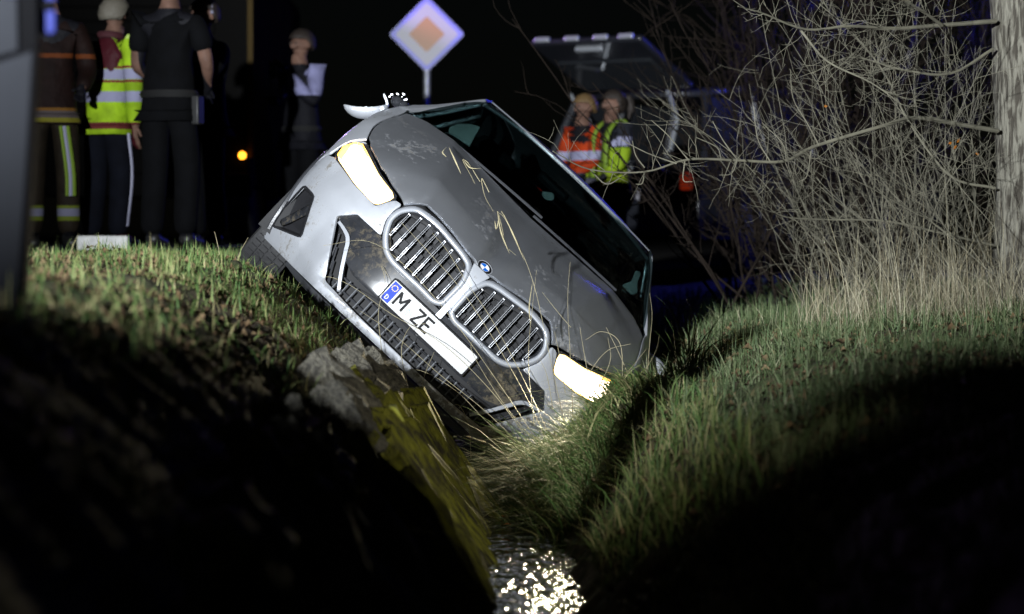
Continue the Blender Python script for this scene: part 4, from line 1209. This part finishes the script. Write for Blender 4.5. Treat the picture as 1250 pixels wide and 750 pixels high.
for i in range(7):  # small orange flecks laid flat on the water
    x, yy = -.02 + .03 * i - .04 * (i % 3), 12.0 + .11 * ((i * 5) % 7)
    g = Geo(); a = i * 1.7; u = Vector((math.cos(a), math.sin(a), 0)) * .016; v = Vector((-math.sin(a), math.cos(a), 0)) * .008
    p = Vector((x, yy, WATER_Z + .006)); lift_ = Vector((0, 0, .006))
    g.v = [p - u, p - v * .9 + lift_, p + u, p + v * .9 + lift_, p + u * .1]; g.f = [(0, 1, 4), (1, 2, 4), (2, 3, 4), (3, 0, 4)]
    o = g.obj('orange_fleck', M['sign_yellow'], smooth=False)
    sdf = o.modifiers.new('s', 'SOLIDIFY'); sdf.thickness = .001
    tag(o, 'small orange fleck lying on the narrow stream', 'leaf', 'orange flecks on the stream')
# ------------------------------------------------------------------ road sign
sd = 33.0
sp_ = W(521, 42, sd)
sign = empty('priority_sign', (sp_.x, sp_.y, 1.2))
tag(sign, 'diamond priority road sign, yellow centre and white border, on a grey pole', 'road sign')
def diamond(name, h, off, mat, th=.004):
    pts = fillet([(0, -h), (h, 0), (0, h), (-h, 0)], h * .10, 4)
    o = panel(name, pts, lambda a, b: Vector((a, -off, b + sp_.z - 1.2)), 1.0, mat, sign, thick=th, bevel=0, out=(0, -1, 0), smooth=False)
    return o
diamond('plate', .425, .0, M['galvanised'], .006)
diamond('edge', .422, .004, M['sign_edge_lit_blue'])  # blue beacon light on the rim, put into the edge colour
diamond('white_field', .362, .008, M['sign_white'])
diamond('yellow_field', .205, .012, M['sign_yellow'])
Geo().tube([(0, .05, 0), (0, .05, sp_.z - 1.2 + .35)], .038, 12).obj('pole', M['galvanised'], sign)
for dz in (-.2, .2): Geo().box((0, .03, sp_.z - 1.2 + dz), (.12, .05, .03)).obj('clamp', M['galvanised'], sign, smooth=False)

# ------------------------------------------------------------------ roadside marker close to the camera
pd = 6.2
def mk(px_, py_, dd=0): return W(px_, py_, pd + dd)
mb = W(10, 352, pd)
marker = empty('roadside_marker', (mb.x, mb.y, float(ground_z(mb.x, mb.y)) - .03))
tag(marker, 'leaning grey panelled roadside marker with black edge and blue reflector, out of focus', 'road marker')
def prism(name, pix, d0, d1, mat):
    g = Geo(); n = len(pix)
    for d in (d0, d1):
        for x, yy in pix: g.v.append(W(x, yy, d0) + Vector((0, d - d0, 0)))
    g.f = [tuple(range(n)), tuple(range(2 * n - 1, n - 1, -1))] + [(i, n + i, n + (i + 1) % n, (i + 1) % n) for i in range(n)]
    o = g.obj(name, mat, smooth=False, bevel=.003)
    bmx = bmesh.new(); bmx.from_mesh(o.data); bmesh.ops.recalc_face_normals(bmx, faces=bmx.faces[:]); bmx.to_mesh(o.data); bmx.free()
    return child(o, marker)
prism('panel', [(-60, 95), (40, 62), (20, 400), (-60, 400)], pd, pd + .03, M['post_panel'])
prism('edge', [(40, 62), (46, 55), (28, 400), (18, 400)], pd - .004, pd + .05, M['post_edge'])
prism('cap_band', [(-60, -60), (44, -60), (46, 56), (38, 64), (-60, 97)], pd + .006, pd + .045, M['post_edge'])
prism('upper_panel', [(-60, -60), (20, -60), (22, 62), (-60, 85)], pd - .006, pd + .004, M['post_panel'])
prism('reflector', [(44, -60), (68, -60), (67, 40), (45, 44)], pd + .05, pd + .065, M['reflector_blue'])
prism('bracket', [(30, 0), (66, 0), (66, 12), (30, 12)], pd + .035, pd + .05, M['post_edge'])
prism('stake', [(-40, 390), (20, 390), (18, 560), (-38, 560)], pd + .004, pd + .028, M['post_edge'])

ks = W(96, 306, 19.0); ke = W(158, 306, 19.0)
kb = Geo().box(((ks.x + ke.x) / 2, 19.0, 1.435), (ke.x - ks.x, .16, .10)).obj('kerb_stone', M['kerb_white'], bevel=.012)
tag(kb, 'short white kerb stone on the road edge behind the grass', 'kerb stone')

# ------------------------------------------------------------------ people
def skin_mesh(name, J, E, mat, parent, root=0, sub=2):
    me = bpy.data.meshes.new(name)
    bm = bmesh.new(); lay = bm.verts.layers.skin.verify()
    vs = []
    for i, (p, r) in enumerate(J):
        v = bm.verts.new(p); r = r if isinstance(r, tuple) else (r, r)
        v[lay].radius = r; v[lay].use_root = (i == root); vs.append(v)
    for a, b in E: bm.edges.new((vs[a], vs[b]))
    bm.to_mesh(me); bm.free()
    o = link_mesh(name, me, mat, parent)
    s = o.modifiers.new('skin', 'SKIN'); s.use_smooth_shade = True; s.branch_smoothing = .6
    u = o.modifiers.new('sub', 'SUBSURF'); u.levels = sub; u.render_levels = sub
    return o

def person(label, loc, face, H, top, bottom, hair, group, armL=None, armR=None, lean=0.0, stride=.0, legs_bent=0.0, extra=None, sleeves=True, head_turn=0.0, hair_long=False, collar=None, shoe='shoe_black', head_nod=0.0, tape_legs=False):
    """face: heading in radians, 0 looks at the camera. arms: (elbow, wrist) offsets from the shoulder"""
    root = empty('person', loc, face)
    tag(root, label, 'person', group)
    k = H / 1.78
    V3 = lambda x, y, z: Vector((x * k, (y - lean * max(0, z - .95)) * k, z * k))
    armL = armL or ((.05, .03, -.29), (.03, -.06, -.54)); armR = armR or ((.05, .03, -.29), (.03, -.06, -.54))
    J, E = [], []
    def add(p, r, prev=None):
        J.append((p, tuple(q * k for q in r) if isinstance(r, tuple) else r * k))
        if prev is not None: E.append((prev, len(J) - 1))
        return len(J) - 1
    pel = add(V3(0, 0, .95), (.15, .11)); sp1 = add(V3(0, 0, 1.12), (.14, .10), pel); ch = add(V3(0, 0, 1.32), (.165, .115), sp1)
    nk = add(V3(0, 0, 1.47), (.062, .062), ch); hb = add(V3(0, -.01 - .02 * head_nod, 1.545), (.062, .068), nk)
    hc, hs = math.cos(head_turn), math.sin(head_turn)
    def HD(x, y, z): return V3(x * hc - y * hs, x * hs + y * hc - .03 * head_nod, z - .015 * head_nod)
    hm = add(HD(0, -.005, 1.635), (.082, .100), hb); ht = add(HD(0, .01, 1.725), (.062, .075), hm)
    add(HD(0, -.118, 1.63), (.012, .014), hm)                  # nose
    add(HD(0, -.075, 1.565), (.030, .026), hb)                 # chin
    for s in (1, -1): add(HD(.088 * s, .012, 1.64), (.010, .024), hm)   # ears
    arms, legs = {}, {}
    for s, A in ((1, armL), (-1, armR)):
        sh = add(V3(.185 * s, 0, 1.41), (.062, .062), ch)
        (ex, ey, ez), (wx, wy, wz) = A
        el = add(V3((.185 + ex) * s, ey, 1.41 + ez), (.044, .044), sh)
        wr = add(V3((.185 + wx) * s, wy, 1.41 + wz), (.029, .027), el)
        eld = (J[wr][0] - J[el][0]).normalized()
        side_v = eld.cross(Vector((0, 1, 0)));
        side_v = side_v.normalized() if side_v.length > .2 else Vector((1, 0, 0))
        pm = add(J[wr][0] + eld * .06 * k, (.036, .018), wr)
        for fi, (off, ln) in enumerate(((-.026, .075), (-.009, .085), (.009, .080), (.025, .062))):
            b = add(J[pm][0] + side_v * off * k + eld * .035 * k, .0085, pm)
            t = add(J[b][0] + (eld + Vector((0, -.35, 0))).normalized() * ln * .5 * k, .008, b)
            add(J[t][0] + (eld + Vector((0, -.9, -.1))).normalized() * ln * .45 * k, .007, t)
        th = add(J[wr][0] + eld * .03 * k - side_v * .035 * k, .010, wr)
        add(J[th][0] + (eld - side_v * .5).normalized() * .045 * k, .009, th)
        arms[s] = (sh, el, wr)
        hp = add(V3(.095 * s, 0, .90), (.085, .09), pel)
        kn = add(V3(.11 * s, -.03 - stride * s, .50), (.058, .062), hp)
        an = add(V3(.115 * s, .02 - stride * 1.3 * s, .10), (.042, .044), kn)
        to = add(V3(.125 * s, -.15 - stride * 1.3 * s, .035), (.045, .032), an)
        legs[s] = (hp, kn, an, to)
    under = (.035, .004, .007) if collar else (.006, .006, .008)
    bmat = banded('skin_clothed', (.11, .062, .045), [(-.1, 1.485 * k, under)], .6, xlim=.2 * k)
    skin_mesh('body', J, E, bmat, root, pel)
    # jacket or shirt
    def rj(i, g): 
        r = J[i][1]; r = r if isinstance(r, tuple) else (r, r); return (J[i][0], (r[0] * g + .012 * k, r[1] * g + .012 * k))
    TJ, TE = [], []
    def tj(i, g, prev=None, p=None):
        q_ = rj(i, g); TJ.append((p if p is not None else q_[0], q_[1]))
        if prev is not None: TE.append((prev, len(TJ) - 1))
        return len(TJ) - 1
    a = tj(pel, 1.12, p=V3(0, 0, .86)); b = tj(pel, 1.12, a); c = tj(sp1, 1.14, b); d = tj(ch, 1.12, c); e0 = tj(ch, .80, d, V3(0, 0, 1.40)); e_ = tj(nk, 1.0, e0, V3(0, 0, 1.475))
    for s in (1, -1):
        sh, el, wr = arms[s]
        f1 = tj(sh, 1.2, d); 
        if sleeves: f2 = tj(el, 1.25, f1); tj(wr, 1.5, f2)
        else: tj(el, 1.3, f1, J[sh][0].lerp(J[el][0], .72))
    skin_mesh('jacket' if sleeves else 'shirt', TJ, TE, M[top], root, 1)
    TJ, TE = [], []
    a = tj(pel, 1.02, p=V3(0, 0, 1.0)); b = tj(pel, 1.06, a, V3(0, 0, .92))
    for s in (1, -1):
        hp, kn, an, to = legs[s]
        c = tj(hp, 1.0, b, J[hp][0] + Vector((0, 0, -.06 * k))); d = tj(kn, 1.2, c); tj(an, 1.45, d, J[an][0] + Vector((0, 0, -.02 * k)))
    skin_mesh('trousers', TJ, TE, M[bottom], root, 0)
    for s in (1, -1):
        hp, kn, an, to = legs[s]
        skin_mesh('shoe', [(J[an][0] + Vector((0, .02, -.01)) * k, (.058 * k, .05 * k)), (J[an][0] + Vector((0, -.05, -.045)) * k, (.05 * k, .05 * k)), (J[to][0] + Vector((0, -.04, .005)) * k, (.048 * k, .036 * k))], [(0, 1), (1, 2)], M[shoe], root)
        if tape_legs:
            g = Geo(); P0 = [J[hp][0] + Vector((.085 * s, -.02, -.1)) * k, J[kn][0] + Vector((.075 * s, -.02, 0)) * k, J[an][0] + Vector((.065 * s, -.02, .06)) * k]
            g.tube(smooth_path(P0, 5), .012 * k, 6).obj('reflective_strip', M['silver_tape'], root)
    # hair: an open cap over the back and top of the skull
    g = Geo(); nu, nv = 20, 9
    for j in range(nv):
        for i in range(nu):
            p = 2 * math.pi * i / nu
            tmax = (1.25 if math.sin(p) < -.2 else 2.0 if math.sin(p) > .2 else 1.6) + (.35 if hair_long and math.sin(p) > -.2 else 0)
            t = tmax * j / (nv - 1)
            rj_ = 1 + .04 * math.sin(5 * p + 3 * j)
            g.v.append(HD(.097 * rj_ * math.sin(t) * math.cos(p), .012 + .118 * rj_ * math.sin(t) * math.sin(p), 1.655 + .119 * math.cos(t)))
    for j in range(nv - 1):
        for i in range(nu):
            l = (i + 1) % nu; g.f.append((j * nu + i, (j + 1) * nu + i, (j + 1) * nu + l, j * nu + l))
    ho_ = g.obj('hair', M[hair], root); sdf = ho_.modifiers.new('s', 'SOLIDIFY'); sdf.thickness = .012; sdf.offset = 0
    if hair_long:
        g = Geo(); pts = [HD(0, .10, 1.70), HD(0, .17, 1.70), HD(0, .19, 1.62), HD(0, .17, 1.52)]
        g.tube(smooth_path(pts, 5), [.02] * 4 + [.032] * 8 + [.02, .015, .01, .008], 8).obj('ponytail', M[hair], ho_)
    for s in (1, -1):
        Geo().ball(HD(.032 * s, -.088, 1.655), .0095 * k, 8, 6).obj('eye', M['eye'], root)
    if collar:
        pts = [V3(.075 * math.cos(t), .075 * math.sin(t), 1.475 + .01 * math.sin(t)) for t in np.linspace(0, 2 * math.pi, 20)]
        Geo().tube(pts, .026 * k, 8).obj('collar', M[collar], root)
    if extra: extra(root, V3, HD, J, arms, legs, k)
    return root

SIL = (.20, .20, .29)
banded('hivis', (.20, .32, .010), [(1.40, 1.43, (.40, .55, .12)), (1.13, 1.20, SIL), (1.205, 1.22, (.12, .01, .02)), (1.11, 1.125, (.12, .01, .02)), (.98, 1.05, SIL), (.80, .845, (.1, .02, .02))])
banded('fire_jacket', (.006, .002, .0014), [(.905, .925, (.10, .045, .006)), (.86, .905, (.05, .04, .04)), (.83, .86, (.11, .10, .01)), (1.25, 1.28, (.08, .02, .004))])
banded('fire_trousers', (.010, .007, .004), [(.27, .29, (.08, .1, .01)), (.22, .27, (.12, .12, .17)), (.19, .22, (.08, .1, .01))])
banded('police_shirt', (.14, .14, .24), [(.5, 1.17, (.004, .004, .006))])
banded('orange_jacket', (.22, .022, .003), [(1.0, 1.07, SIL), (.8, .9, (.03, .03, .04))])
banded('vest_dark', (.012, .013, .018), [(1.10, 1.17, SIL), (.92, 1.09, (.16, .24, .01)), (.80, .92, (.14, .19, .01))])
material('vest_yellow', (.10, .16, .008), .7, bump=.2, bscale=20)
material('burgundy', (.035, .004, .007), .8)

GR = 'emergency workers on the road'
RZ = 1.392
def at(px_, d, z=RZ): p = W(px_, 300, d); return (p.x, p.y, z)
def ff_extra(root, V3, HD, J, arms, legs, k):
    for s in (1,):
        hp, kn, an, to = legs[s]
        for dx, c in ((-.022, 'vest_yellow'), (0, 'silver_tape'), (.022, 'vest_yellow')):
            pts = [J[hp][0] + Vector((dx - .02, -.115, -.12)) * k, J[kn][0] + Vector((dx, -.088, .0)) * k, J[kn][0] + Vector((dx + .005, -.085, -.16)) * k]
            Geo().tube(smooth_path(pts, 5), .012 * k, 6).obj('reflective_strip', M[c], root)
    g = Geo().ball(V3(0, 0, 1.70), (.13 * k, .15 * k, .12 * k), 18, 10); g.obj('helmet', M['engine_yellow'], root)
person('firefighter in tan trousers with yellow and silver bands, beside the roadside marker', at(62, 19.2), .25, 1.84, 'fire_jacket', 'fire_trousers', 'hair_brown', GR,
       armL=((.06, .02, -.28), (.0, -.16, -.40)), extra=ff_extra)
person('paramedic in a yellow high visibility jacket with silver bands and burgundy collar', at(130, 19.6), math.pi - .55, 1.72, 'hivis', 'cloth_navy', 'hair_grey', GR, lean=.10,
       armL=((.05, -.03, -.29), (-.05, -.18, -.38)), armR=((.05, .0, -.30), (.02, -.06, -.56)), collar='burgundy', tape_legs=True, head_nod=1.2)
def pol_extra(root, V3, HD, J, arms, legs, k):
    pts = [V3(.165 * math.cos(t), .125 * math.sin(t), .96) for t in np.linspace(0, 2 * math.pi, 28)]
    Geo().tube(pts, .026 * k, 6).obj('belt', M['shoe_black'], root)
    Geo().box(V3(-.19, -.01, .86), (.05 * k, .09 * k, .18 * k)).obj('holster', M['shoe_black'], root, bevel=.01)
person('tall police officer in black short sleeved uniform seen from behind', at(207, 18.9), math.pi - .35, 1.86, 'cloth_black', 'cloth_black', 'hair_brown', GR,
       armL=((.05, -.02, -.28), (-.02, -.22, -.36)), armR=((.06, -.04, -.28), (-.02, -.20, -.40)), sleeves=False, extra=pol_extra)
def p4_extra(root, V3, HD, J, arms, legs, k):
    Geo().tube(smooth_path([HD(.095, 0, 1.66), HD(.05, .02, 1.765), HD(-.05, .02, 1.765), HD(-.095, 0, 1.66)], 6), .012, 6).obj('headband', M['silver_tape'], root)
    Geo().box(V3(.07, -.135, 1.33), (.06 * k, .012, .035 * k)).obj('badge', M['silver_tape'], root, bevel=.003)
person('officer in dark uniform raising one hand to the face', at(251, 20.2), -.75, 1.74, 'cloth_black', 'cloth_black', 'hair_brown', GR,
       armL=((.07, -.16, -.20), (-.07, -.22, .10)), armR=((.05, .02, -.28), (-.06, -.16, -.38)), extra=p4_extra, head_nod=.6)
def p5_extra(root, V3, HD, J, arms, legs, k):
    for s in (1, -1):
        Geo().box(V3(.17 * s, 0, 1.485), (.05 * k, .11 * k, .018 * k)).obj('epaulette', M['cloth_black'], root, bevel=.004)
    Geo().ball(V3(.10, -.135, 1.30), .022 * k, 10, 8).obj('radio_lamp', M['silver_tape'], root)
    pol_extra(root, V3, HD, J, arms, legs, k)
person('police officer in pale blue shirt with dark epaulettes speaking into a radio', at(368, 22.8), -.75, 1.70, 'police_shirt', 'cloth_black', 'hair_brown', GR,
       armL=((.05, -.08, -.26), (-.10, -.22, -.02)), armR=((.06, -.10, -.24), (-.10, -.24, -.02)), extra=p5_extra, sleeves=True)
FZ = 1.06
GR2 = 'helpers behind the overturned car'
person('helper with short fair hair in an orange jacket', at(713, 22.6, FZ), -.9, 1.52, 'orange_jacket', 'cloth_black', 'hair_blond', GR2, armL=((.05, -.08, -.26), (-.04, -.24, -.36)), armR=((.05, -.08, -.26), (-.04, -.24, -.36)))
def p7_extra(root, V3, HD, J, arms, legs, k):
    for s in (1, -1):
        pts = [V3(.10 * s, .10, 1.44), V3(.10 * s, .0, 1.50), V3(.105 * s, -.12, 1.40), V3(.10 * s, -.155, 1.2), V3(.10 * s, -.15, 1.0)]
        sp = smooth_path(pts, 5); g = Geo()
        for i, v in enumerate(sp):
            g.v += [v + Vector((-.045 * k, 0, 0)), v + Vector((.045 * k, 0, 0))]
            if i: j = 2 * (i - 1); g.f.append((j, j + 1, j + 3, j + 2))
        o = g.obj('vest_strap', M['vest_yellow'], root); sdf = o.modifiers.new('s', 'SOLIDIFY'); sdf.thickness = .01
person('helper with a ponytail in a dark jacket and yellow safety vest', at(748, 22.4, FZ), -1.0, 1.54, 'vest_dark', 'cloth_black', 'hair_brown', GR2, armL=((.06, -.06, -.27), (-.02, -.20, -.40)), armR=((.06, -.06, -.27), (-.02, -.20, -.40)), hair_long=True, extra=p7_extra)

# ------------------------------------------------------------------ fire engine in the dark on the road
fe_l, fe_r = W(-20, 300, 27.0).x, W(309, 300, 27.0).x
fe = empty('fire_engine', ((fe_l + fe_r) / 2, 27.0, 1.392))
tag(fe, 'tall dark fire engine standing on the road behind the officers', 'fire engine')
wv_ = fe_r - fe_l
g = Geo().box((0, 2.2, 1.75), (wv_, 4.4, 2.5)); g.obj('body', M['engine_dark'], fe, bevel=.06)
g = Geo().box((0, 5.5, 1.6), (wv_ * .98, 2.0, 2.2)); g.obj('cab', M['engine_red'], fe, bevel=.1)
for k in range(14):
    Geo().box((0, -.012, .95 + .13 * k), (wv_ * .72, .03, .12)).obj('shutter_slat', M['engine_dark'], fe, bevel=.012)
Geo().box((wv_ / 2 - .02, -.015, 1.95), (.05, .03, 2.3)).obj('corner_strip', M['engine_yellow'], fe, smooth=False)
Geo().box((0, -.06, .55), (wv_, .14, .22)).obj('rear_bumper', M['engine_dark'], fe, bevel=.02)
Geo().box((wv_ / 2 - .28, -.14, .60), (.16, .02, .10)).obj('warning_marking', M['engine_yellow'], fe, smooth=False)
for s, px_, py_ in ((1, 296, 190),):
    p = W(px_, py_, 26.95) - fe.location
    Geo().ball((p.x, -.05, p.z), (.034, .02, .034), 14, 8).obj('side_marker_lamp', M['lamp_amber_small'], fe)
p = W(263, 151, 26.95) - fe.location
Geo().ball((p.x, -.05, p.z), (.022, .02, .04), 14, 8).obj('tail_lamp', M['lamp_red'], fe)
for cy in (.9, 4.9):
    for s in (1, -1):
        g = Geo(); n = 28
        for t in np.linspace(0, 2 * math.pi, n, endpoint=False):
            for r, o in ((.26, -.13), (.46, -.13), (.5, -.09), (.5, .09), (.46, .13), (.26, .13)): g.v.append((s * (wv_ / 2 - .16) + o, cy + r * math.cos(t), .5 + r * math.sin(t)))
        for i in range(n):
            k = (i + 1) % n
            for j in range(5): g.f.append((i * 6 + j, i * 6 + j + 1, k * 6 + j + 1, k * 6 + j))
        g.f += [tuple(i * 6 for i in range(n)), tuple(i * 6 + 5 for i in range(n))]
        g.obj('wheel', M['rubber'], fe)

# ------------------------------------------------------------------ estate car with raised tailgate behind the helpers
ecl = W(800, 300, 27.5)
est = empty('estate_car', (1.0, 27.6, 1.12), -.62)
tag(est, 'dark estate car with its tailgate raised, parked behind the helpers', 'car')
prof = [(-.05, .35), (-.08, .75), (-.02, 1.02), (.10, 1.10), (.45, 1.62), (1.0, 1.72), (2.2, 1.70), (2.9, 1.58), (3.7, 1.12), (4.6, .95), (4.75, .7), (4.72, .35)]
g = Geo(); secs = [(-.88, .92), (-.92, .97), (-.80, 1.0), (0, 1.01), (.80, 1.0), (.92, .97), (.88, .92)]
low = [p for p in prof if p[1] <= 1.12]
body_p = [(-.05, .32), (-.09, .62), (-.04, .98), (.15, 1.06), (1.2, 1.08), (2.9, 1.07), (3.75, 1.02), (4.6, .90), (4.76, .66), (4.72, .32)]
ring = fillet(body_p, .08, 3); n = len(ring)
for yw, ins in ((-.92, .06), (-.95, 0), (.95, 0), (.92, .06)):
    for y_, z_ in ring: g.v.append((yw, 2.3 + (y_ - 2.3) * (1 - ins * .3), .66 + (z_ - .66) * (1 - ins)))
for k in range(3):
    for i in range(n): j = (i + 1) % n; g.f.append((k * n + i, k * n + j, (k + 1) * n + j, (k + 1) * n + i))
g.f += [tuple(range(n - 1, -1, -1)), tuple(3 * n + i for i in range(n))]
g.obj('body', M['car_dark'], est, bevel=.02)
g = Geo()
for yw in (-.72, .72):
    for y_, z_ in ((.35, 1.66), (1.2, 1.74), (2.2, 1.72), (2.9, 1.62)): g.v.append((yw, y_, z_))
g.f = [(i, i + 1, i + 5, i + 4) for i in range(3)]
o = g.obj('roof', M['car_dark'], est); sdf = o.modifiers.new('s', 'SOLIDIFY'); sdf.thickness = .05; sdf.offset = -1
for s in (1, -1):
    for a, b in (((.12, 1.05), (.38, 1.66)), ((1.25, 1.07), (1.2, 1.70)), ((2.2, 1.07), (2.15, 1.69)), ((3.7, 1.03), (2.88, 1.60))):
        Geo().tube([(s * .88, a[0], a[1]), (s * .73, b[0], b[1])], .045, 6).obj('pillar', M['car_dark'], est)
    for (a0, a1) in ((.3, 1.2), (1.32, 2.12), (2.25, 3.3)):
        g = Geo(); t1 = min(a1, 2.8)
        g.v = [(s * .88, a0, 1.08), (s * .88, a1, 1.07), (s * .735, t1, 1.63), (s * .735, a0 + .15, 1.66)]; g.f = [(0, 1, 2, 3)]
        o = g.obj('side_window', M['glass'], est, smooth=False); sdf = o.modifiers.new('s', 'SOLIDIFY'); sdf.thickness = .01
    Geo().box((s * .80, -.07, .86), (.12, .06, .16)).obj('tail_light', M['lamp_red'], est, bevel=.02)
    for cy in (.85, 3.75):
        g = Geo(); m2 = 28
        for t in np.linspace(0, 2 * math.pi, m2, endpoint=False):
            for r, o_ in ((.0, .0), (.2, .02), (.3, .0), (.33, -.04), (.33, -.2)): g.v.append((s * .97 + s * o_, cy + r * math.cos(t), .33 + r * math.sin(t)))
        for i in range(m2):
            k = (i + 1) % m2
            for j in range(4): g.f.append((i * 5 + j, i * 5 + j + 1, k * 5 + j + 1, k * 5 + j))
        g.obj('wheel', M['rubber'], est)
tg = empty('tailgate'); tg.parent = est; tg.location = (0, .38, 1.70); tg.rotation_euler = (math.radians(-24), 0, 0)
g = Geo().box((0, -.55, .05), (1.24, 1.0, .07)); g.obj('shell', M['car_dark'], tg, bevel=.03)
g = Geo().box((0, -.42, .005), (1.05, .55, .03)); g.obj('window', M['glass'], tg, bevel=.01)
for x in (-.45, -.12, .2, .48): Geo().box((x, -1.095, .04), (.16, .03, .05)).obj('trim_glint', M['car_glint'], tg, bevel=.01)  # pale blocks put in as the glints along the tailgate edge
Geo().box((0, -.95, .0), (.3, .05, .05)).obj('handle', M['car_glint'], tg, bevel=.01)
Geo().box((0, -.07, .98), (1.1, .04, .05)).obj('load_sill', M['car_glint'], est, bevel=.01)
Geo().box((.25, -.11, .74), (.5, .03, .11)).obj('number_plate', M['sign_white'], est, bevel=.005)
for x in (-.5, .5): Geo().tube([(x, .12, 1.15), (x, .25, 1.45), (x * 1.1, .0, 1.70)], .02, 6).obj('gas_strut', M['car_glint'], est)
